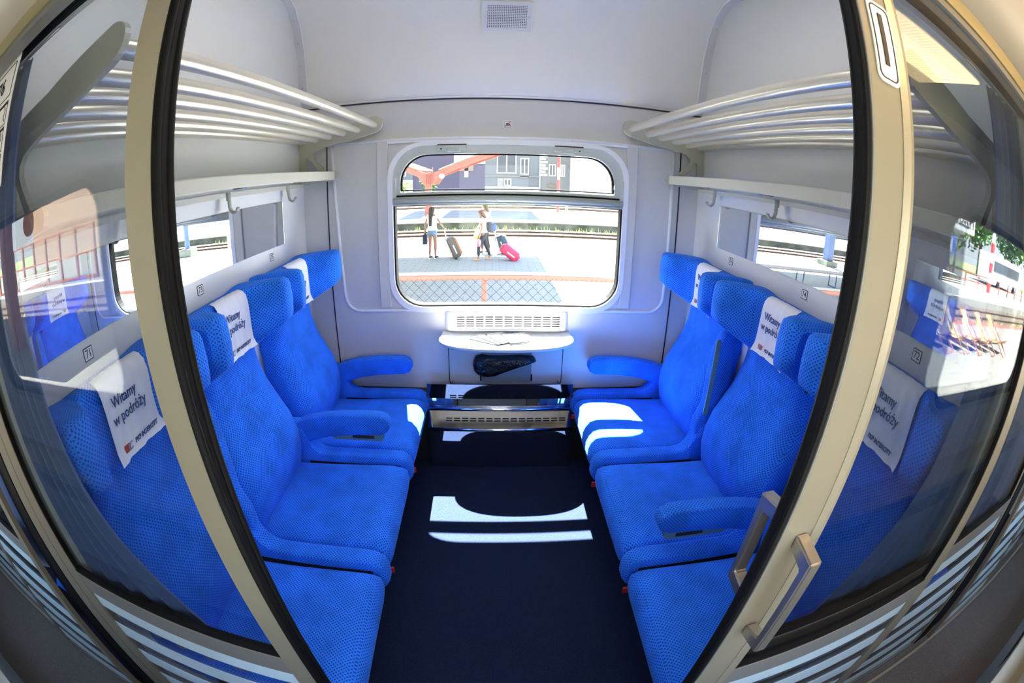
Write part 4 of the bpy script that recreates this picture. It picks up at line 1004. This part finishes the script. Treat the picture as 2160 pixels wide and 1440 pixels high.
def person(label, pos, face, legs, arms, hair_mt, hair_len, legs_mt, shorts, boots, lean=0., H=1.65, group=None):
    """face: heading of the front, radians from +x; legs: two (forward offset of foot, knee bend); arms: two hand targets (fwd, side, up)"""
    px, py = pos; z0 = GZ; k = H/1.65
    r = thing('person', label, 'person', (px, py, z0))
    fx, fy = cos(face), sin(face); sx_, sy_ = -sin(face), cos(face)     # side = left
    def P(f_, s_, u_): return (px+(fx*f_+sx_*s_)*k, py+(fy*f_+sy_*s_)*k, z0+u_*k)
    L = lean
    V = [(P(0, 0, .90), (.125*k, .095*k)), (P(L*.15, 0, 1.04), (.10*k, .075*k)), (P(L*.45, 0, 1.22), (.125*k, .085*k)), (P(L*.7, 0, 1.34), (.11*k, .07*k)), (P(L*.85, 0, 1.405), .045*k), (P(L+.01, 0, 1.47), .060*k), (P(L+.015, 0, 1.545), (.075*k, .088*k)), (P(L+.01, 0, 1.605), (.060*k, .070*k))]
    E = [(i, i+1) for i in range(7)]
    V.append((P(L+.10, 0, 1.525), .012*k)); E.append((6, 8))                     # nose
    for s_, (foot, knee) in ((.085, legs[0]), (-.085, legs[1])):
        b = len(V)
        V += [(P(0, s_, .84), .085*k), (P(foot*.5+knee, s_, .47), .052*k), (P(foot*.8+knee*.4, s_, .28), .048*k), (P(foot, s_, .09), .033*k), (P(foot+.05, s_, .04), .032*k), (P(foot+.13, s_, .03), .028*k)]
        E += [(0, b)] + [(b+i, b+i+1) for i in range(5)]
    hands = []
    for s_, (hf, hs, hu) in ((1, arms[0]), (-1, arms[1])):
        b = len(V); sh = Vector((L*.72, s_*.155, 1.345)); hd = Vector((hf, hs, hu)); d = hd-sh
        el = sh + d*.5 + Vector((-.05, s_*.02, -.02)); wr = sh+d*.93
        V += [(P(*sh), .042*k), (P(*el), .032*k), (P(*wr), .021*k), (P(*hd), (.026*k, .016*k))]
        E += [(3, b), (b, b+1), (b+1, b+2), (b+2, b+3)]
        dn = d.normalized(); sd_ = Vector((0, 1, 0)).cross(dn).normalized()
        for q, ln in enumerate((.055, .062, .058, .046)):
            c = len(V); o1 = hd + sd_*(q-1.5)*.016 + dn*.03; o2 = o1+dn*ln*.6+Vector((.008, -s_*.012, 0))
            V += [(P(*o1), .0085*k), (P(*o2), .0075*k)]; E += [(b+3, c), (c, c+1)]
        c = len(V); V.append((P(*(wr+sd_*(-.03)+dn*.035)), .0085*k)); E.append((b+2, c))
        hands.append(P(*hd))
    skin('body', V, E, SKIN, r)
    # shirt with sleeves
    Vs = [(P(0, 0, .90), (.175*k, .145*k)), (P(L*.15, 0, 1.03), (.150*k, .118*k)), (P(L*.45, 0, 1.22), (.158*k, .118*k)), (P(L*.7, 0, 1.345), (.135*k, .090*k))]
    Es = [(0, 1), (1, 2), (2, 3)]
    for s_, a in ((1, arms[0]), (-1, arms[1])):
        sh = Vector((L*.72, s_*.155, 1.345)); d = (Vector(a)-sh); b = len(Vs)
        Vs += [(P(*sh), .056*k), (P(*(sh+d*.26)), .052*k)]; Es += [(3, b), (b, b+1)]
    skin('tee_shirt', Vs, Es, TEE, r, 2, 1)
    Vp = [(P(0, 0, .93), (.136*k, .106*k)), (P(0, 0, .86), (.142*k, .115*k))]; Ep = [(0, 1)]
    for s_, (foot, knee) in ((.085, legs[0]), (-.085, legs[1])):
        b = len(Vp); Vp += [(P(.02*foot, s_, .80), .098*k)]; Ep.append((1, b))
        if shorts: Vp.append((P(foot*.12+knee*.2, s_, .70), .092*k)); Ep.append((b, b+1))
        else:
            Vp += [(P(foot*.5+knee, s_, .47), .062*k), (P(foot*.8+knee*.4, s_, .28), .055*k), (P(foot, s_, .13), .043*k)]; Ep += [(b, b+1), (b+1, b+2), (b+2, b+3)]
    skin('shorts' if shorts else 'trousers', Vp, Ep, legs_mt, r, 2, 0)
    # hair: cap on the skull and a fall behind
    Vh = [(P(L+.000, 0, 1.625), (.088*k, .088*k)), (P(L-.018, 0, 1.565), (.112*k, .100*k)), (P(L-.040, 0, 1.48), (.105*k, .080*k))]
    n_ = max(1, int(hair_len/.12))
    for i in range(n_): t = (i+1)/n_; Vh.append((P(L*(1-t*.6)-.085-.02*t, 0, 1.44-hair_len*t), (.085*k*(1-.35*t), .035*k)))
    skin('hair', Vh, [(i, i+1) for i in range(len(Vh)-1)], hair_mt, r, 2, 0)
    g = G()
    for s_ in (.03, -.03): G().sphere(P(L+.088, s_, 1.548), .008*k, 6, 4).out('eye', INK, r, smooth=True)
    G().sphere(P(L+.090, 0, 1.497), .014*k, 8, 4, (.5, 1, .35)).out('mouth', INKR, r, smooth=True)
    for s_, (foot, knee) in ((.085, legs[0]), (-.085, legs[1])):
        sk = skin('shoe', [(P(foot-.03, s_, .045), .040*k), (P(foot+.06, s_, .038), .042*k), (P(foot+.15, s_, .030), .034*k)] + ([(P(foot-.01, s_, .13), .045*k)] if boots else []), [(0, 1), (1, 2)] + ([(0, 3)] if boots else []), TANB if boots else SHOE, r, 2)
        a = P(foot-.06, s_-.04, 0); 
        G().tube([P(foot-.05, s_, .010), P(foot+.07, s_, .010), P(foot+.17, s_, .010)], [.038*k, .044*k, .030*k], 10, flat=.25).out('sole', SOLE if not boots else TANB, r)
    return r, hands, P
# girl 1: back to the train, turned a little right
r1, h1, P1 = person('girl with very long dark hair, white tee shirt and denim shorts, back turned', (-1.86, 14.06), radians(62), [(-.02, .02), (.05, .02)], [(-.02, .27, .80), (.38, -.20, .92)], HAIRB, .42, DENIM, True, False)
r2, h2, P2 = person('girl with auburn hair and blue backpack walking left in tan boots', (-.26, 13.66), radians(183), [(.16, .08), (-.20, .04)], [(.16, .20, .78), (-.30, -.20, .95)], HAIRR, .10, JEAN, False, True, lean=.10, H=1.58)
r3, h3, P3 = person('brown-haired girl half hidden behind the auburn-haired one', (-.22, 15.0), radians(172), [(.10, .05), (-.10, .03)], [(.30, -.16, .80), (-.28, .22, .90)], HAIRM, .12, JEAN2, False, False, lean=.05, H=1.70)
# bags
def strap(a, b, c, mt, par, name='strap', r_=.012): return G().tube([a, b, c], r_, 6).out(name, mt, par, smooth=True)
NAVY = mat('navy canvas', (.012, .02, .04), .8)
sb = thing('shoulder_bag', 'dark shoulder bag hanging at the left hip of the girl in shorts', 'bag', P1(-.02, .27, .55))
G().rbox(tuple(Vector(P1(0, .27, .60))-Vector((.07, .12, .16))), tuple(Vector(P1(0, .27, .60))+Vector((.07, .12, .16))), .02).out('bag_body', NAVY, sb)
strap(P1(0, .26, .74), P1(-.04, .22, 1.05), P1(.0, .14, 1.40), NAVY, sb)
bp_ = thing('backpack', 'blue and black backpack on the auburn-haired girl', 'bag', P2(-.10, 0, 1.0))
BB = mat('bright blue nylon', (.012, .05, .34), .6)
skin('pack_body', [(P2(-.16, 0, .88), (.17, .10)), (P2(-.19, 0, 1.06), (.18, .13)), (P2(-.14, 0, 1.25), (.14, .10))], [(0, 1), (1, 2)], NAVY, bp_, 2)
skin('front_pocket', [(P2(-.27, 0, .92), (.15, .09)), (P2(-.27, 0, 1.18), (.13, .08))], [(0, 1)], BB, bp_, 2)
for s_ in (.10, -.10): strap(P2(-.03, s_, 1.30), P2(.14, s_, 1.28), P2(.05, s_*1.3, .98), NAVY, bp_)
pb = thing('plastic_carrier_bag', 'white and yellow plastic carrier bag held by the middle girl', 'bag', P3(.30, -.16, .6))
c_ = Vector(h3[0]); skin('bag_body', [(tuple(c_+Vector((0, 0, -.02))), .02), (tuple(c_+Vector((0, 0, -.16))), .10), (tuple(c_+Vector((0, 0, -.30))), .15), (tuple(c_+Vector((0, 0, -.40))), .10)], [(0, 1), (1, 2), (2, 3)], WHITE, pb, 2)
G().sphere(tuple(c_+Vector((0, -.06, -.33))), .13, 10, 6, (1, .8, .6)).out('yellow_contents', mat('yellow goods', (.85, .55, .05), .5), pb, smooth=True)
kb = thing('pink_handbag', 'small pink bag held by the auburn-haired girl', 'bag', h2[0])
c_ = Vector(h2[0]); skin('bag_body', [(tuple(c_+Vector((-.08, 0, -.18))), .13), (tuple(c_+Vector((.08, 0, -.20))), .15)], [(0, 1)], mat('pink fabric', (.85, .25, .38), .6), kb, 2)
strap(tuple(c_+Vector((-.06, 0, -.10))), tuple(c_), tuple(c_+Vector((.06, 0, -.10))), NAVY, kb)
# suitcases: built upright round the origin, tilted about the wheels
def suitcase(name, label, foot, tilt, head, w_, d_, h_, mt, mt2, handle_to, ribs=True):
    r = thing(name, label, 'suitcase', foot); R = Matrix.Rotation(head, 3, 'Z') @ Matrix.Rotation(tilt, 3, 'Y'); f0 = Vector(foot)
    def T(g): g.v = [tuple(R @ Vector(p) + f0) for p in g.v]; return g
    T(G().rbox((-d_/2, -w_/2, .06), (d_/2, w_/2, .06+h_), .05, seg=3)).out('shell', mt, r, smooth=True, auto=60)
    T(G().rbox((d_/2-.06, -w_/2+.03, .10), (d_/2+.05, w_/2-.03, h_), .045, seg=3)).out('front_pocket', mt2, r, smooth=True, auto=60)
    if ribs: T(G().box((-d_/2-.01, -w_/2+.05, .1), (-d_/2+.01, -w_/2+.09, h_)).box((-d_/2-.01, w_/2-.09, .1), (-d_/2+.01, w_/2-.05, h_))).out('skid_bars', GREYM, r)
    T(G().box((-.02, -w_/2-.004, .3*h_), (.02, -w_/2+.004, .75*h_))).out('zip_panel', SATIN, r)
    for s_ in (-1, 1): T(G().cyl((-d_/2+.03, s_*w_/2-.015, .04), (-d_/2+.03, s_*w_/2+.015, .04), .04, 12)).out('wheel', RUBBER, r, smooth=True, auto=40)
    for s_ in (-.07, .07):
        a = R @ Vector((-d_/2+.03, s_, h_+.05)) + f0; b = Vector(handle_to)+(R @ Vector((0, s_, 0)))
        G().tube([a, b], .009, 6).out('pull_rod', SATIN, r, smooth=True)
    return r
suitcase('suitcase', 'grey and orange suitcase pulled by the girl in denim shorts', (-1.05, 14.05, GZ), radians(-24), radians(15), .42, .26, .66, mat('taupe grey case', (.10, .09, .08), .6), mat('orange case', (.42, .13, .05), .6), h1[1])
suitcase('suitcase', 'pink suitcase tilted low behind the auburn-haired girl', (.80, 13.66, GZ), radians(-52), 0, .40, .26, .62, mat('pink red case', (.40, .018, .07), .5), mat('pink red pocket', (.46, .03, .10), .5), h2[1], False)
suitcase('suitcase', 'dark blue suitcase behind the pink one', (.48, 14.9, GZ), radians(-25), radians(-8), .42, .28, .62, mat('slate blue case', (.02, .04, .06), .6), mat('slate blue pocket', (.025, .05, .075), .6), h3[1])

# ================================================================== OUTSIDE, corridor side (seen only as reflections in the door glass)
PAV2 = paving('corridor side paving', (.12, .115, .10), (.14, .135, .12), (.08, .075, .065), .5, .25)
struct(G().box((-60, -8.4, GZ-.5), (60, -1.6, GZ)), 'platform_back', PAV2)
struct(G().box((-60, -8.4, GZ), (60, -7.9, GZ+.004)), 'platform_back_line', mat('brick red edge strip', (.15, .045, .03), .8))
struct(G().box((-80, -13.2, GZ-.55), (80, -8.4, GZ-.42)), 'track_bed_back', BAL)
rails(-11.2, -1.22, 'railway track on the corridor side, mirrored in the door glass', -70, 70, 120)
struct(G().box((-80, -30, GZ-.5), (80, -13.2, GZ)), 'platform_back_far', mat('pale far platform', (.16, .155, .14), .9))
struct(G().box((-80, -13.6, GZ), (80, -13.2, GZ+.01)), 'platform_back_far_line', WHT)
struct(G().box((-120, -90, GZ-.3), (120, -30, GZ-.1)), 'meadow', mat('dull grass', (.16, .20, .07), .9))
g = G()
for i in range(800):
    x = random.uniform(-30, 40); y = random.uniform(-10.2, -8.6); hgt = random.uniform(.05, .25); a = random.uniform(0, pi)
    g.add([(x-.05*cos(a), y-.05*sin(a), GZ-.42), (x+.05*cos(a), y+.05*sin(a), GZ-.42), (x, y, GZ-.42+hgt)], [(0, 1, 2)])
tag(g.out('track_grass', GRASS, recalc=False), 'grass tufts along the track mirrored in the door glass', 'weeds', kind='stuff')
# deck chairs
YEL = mat('yellow canvas', (.36, .29, .09), .8); YEL2 = mat('cream canvas', (.38, .34, .20), .8); WOOD = mat('reddish wood', (.20, .06, .03), .6)
def deck_chair(x, y, a, mt, label):
    r = thing('deck_chair', label, 'deck chair', (x, y, GZ), group='deck chairs on the corridor side platform'); R = Matrix.Rotation(a, 3, 'Z'); f0 = Vector((x, y, GZ))
    def T(p): return tuple(R @ Vector(p) + f0)
    for s_ in (-.28, .28):
        G().tube([T((-.55, s_, .02)), T((.55, s_, .95))], .022, 6).out('side_rail', WOOD, r)
        G().tube([T((.50, s_*.9, .02)), T((-.45, s_*.9, .45))], .020, 6).out('leg', WOOD, r)
    for p in ((-.55, .03), (.50, .03), (.53, .94), (-.44, .44)): G().tube([T((p[0], -.29, p[1])), T((p[0], .29, p[1]))], .018, 6).out('cross_bar', WOOD, r)
    pth = [(-.44, .46), (-.25, .30), (-.05, .26), (.15, .40), (.35, .68), (.53, .95)]
    v = [T((u, s_, z+dz)) for dz in (0, .01) for u, z in pth for s_ in (-.25, .25)]; n = len(pth); fa = []
    for i in range(n-1):
        fa += [(2*i, 2*i+1, 2*i+3, 2*i+2), (2*n+2*i, 2*n+2*i+2, 2*n+2*i+3, 2*n+2*i+1)]
    make('sling', v, fa, mt, r, recalc=False)
for i, lb in enumerate(('deck chair nearest the signpost, pale cream sling, mirrored in the right glass', 'second deck chair from the signpost, yellow sling', 'middle deck chair of the row, yellow sling with orange edge', 'fourth deck chair from the signpost, yellow sling', 'deck chair at the far end of the row, deep yellow sling')):
    deck_chair(10.9+i*.95, -5.9+i*.12, radians(-100), (YEL2, YEL, YEL, YEL, YEL)[i], lb)
r = thing('station_sign', 'tall grey station signpost with white and blue boards, mirrored in the right glass', 'sign', (10.1, -6.1, GZ))
G().cyl((10.1, -6.1, GZ), (10.1, -6.1, 3.0), .085, 12).out('pole', mat('grey blue pole', (.32, .40, .45), .5), r, smooth=True, auto=40)
G().rbox((9.7, -6.4, GZ), (10.5, -5.8, GZ+.06), .01).out('foot_plate', GRY, r)
G().box((10.2, -6.12, 2.15), (12.6, -6.06, 2.65)).out('name_board', WHT, r)
writing('board_text', 'RZESZÓW GŁ.', .34, (11.4, -6.05, 2.4), (-1, 0, 0), (0, 0, 1), INK, r, 'CENTER', .01)
b_ = G().box((10.2, -6.12, 1.45), (11.5, -6.06, 1.95)).out('track_board', mat('blue board', (.05, .15, .50), .5), r)
G().box((10.25, -6.06, 1.5), (11.2, -6.04, 1.9)).out('board_face', WHT, b_)
r = thing('globe_lamp', 'tall street lamp with four white globes, mirrored in the right glass', 'lamp post', (40, -23, GZ))
G().cyl((40, -23, GZ), (40, -23, 3.6), .12, 10).out('pole', GRY, r, smooth=True)
for dx in (-1.2, -.4, .4, 1.2): G().sphere((40+dx, -23, 3.5), .42, 12, 8).out('globe', WHT, r, smooth=True)
striped_post('red and white banded signal post mirrored in the right glass', 35, -15.7, GZ, 4.2, .2)
r = thing('bus', 'white bus parked under the trees, mirrored in the right glass', 'bus', (58, -24, GZ))
G().rbox((50, -25, GZ+.3), (62, -22.5, 2.6), .2).out('body', WHT, r); G().box((50.4, -22.55, .9), (61.6, -22.42, 2.0)).out('window_band', WIN, r)
for x in (52.5, 59.5): G().cyl((x, -22.6, GZ+.45), (x, -22.3, GZ+.45), .45, 16).out('wheel', RUBBER, r)
for i, (x, y, hh, rd) in enumerate(((30, -30, 9, 4.2), (40, -34, 11, 5), (52, -34, 11, 5.5), (64, -32, 12, 5.5), (24, -36, 8, 3.5), (76, -30, 12, 5))):
    tree('tree', ['broad light green tree above the globe lamp, mirrored', 'dark tree behind the globe lamp, mirrored', 'large green tree behind the bus, mirrored', 'tall tree at the right of the bus, mirrored', 'small tree beside the signpost, mirrored', 'outermost tree past the bus, mirrored'][i], x, y, GZ, hh, rd, 1500, (LEAF2, LEAF, LEAF2, LEAF, LEAF2, LEAF)[i], 20+i, 'trees on the corridor side', .55)
r = thing('orange_railing', 'orange railing along the far platform, mirrored', 'railing', (30, -18, GZ))
for z in (.5, 1.1): G().box((22, -18.03, GZ+z), (56, -17.97, GZ+z+.07)).out('rail', PINK, r)
for i in range(12): G().box((22+i*3, -18.05, GZ), (22.1+i*3, -17.95, GZ+1.15)).out('post', PINK, r)
# left reflections: steel framed screen, column, red disc
r = thing('glazed_screen', 'salmon steel framed glass screen on the far platform, mirrored in the left glass', 'screen', (-26, -14.4, GZ))
for i in range(9): G().box((-34+i*1.9, -14.5, GZ), (-33.86+i*1.9, -14.36, 1.75)).out('post', PINK, r)
for z in (-.85, .35, 1.65): G().box((-34, -14.5, z), (-18.7, -14.38, z+.1)).out('cross_rail', PINK, r)
G().box((-34, -14.45, -.8), (-18.8, -14.44, 1.7)).out('pane', GLASSW, r)
r = thing('platform_column', 'dark red roof column mirrored in the left glass', 'column', (-12.6, -5.3, GZ))
G().rbox((-12.8, -5.5, GZ), (-12.4, -5.1, 3.1), .02).out('shaft', mat('dark maroon steel', (.18, .05, .06), .5), r)
r = thing('platform_roof', 'corridor side platform roof mirrored in the left glass', 'canopy', (-20, -5, 3))
G().box((-40, -7.5, 3.1), (-8, -1.9, 3.25)).out('roof', mat('grey brown roofing', (.35, .30, .27), .8), r)
r = thing('stop_disc', 'dark red round disc sign mirrored at the far left', 'sign', (-11.5, -5.6, 2.0))
G().cyl((-11.2, -5.6, 2.2), (-11.2, -5.5, 2.2), .32, 20).out('disc', mat('maroon disc', (.30, .04, .03), .5), r, smooth=True, auto=40)
G().box((-11.24, -5.58, 2.5), (-11.16, -5.52, 3.1)).out('hanger', GREYM, r)
building('brick_station', 'brown brick station building mirrored in the left glass', -60, -22, -42, 7, mat('brown brick', (.28, .17, .12), .9), [(-50+i*4, -48.5+i*4, 1.2, 3.4) for i in range(6)], d=8)
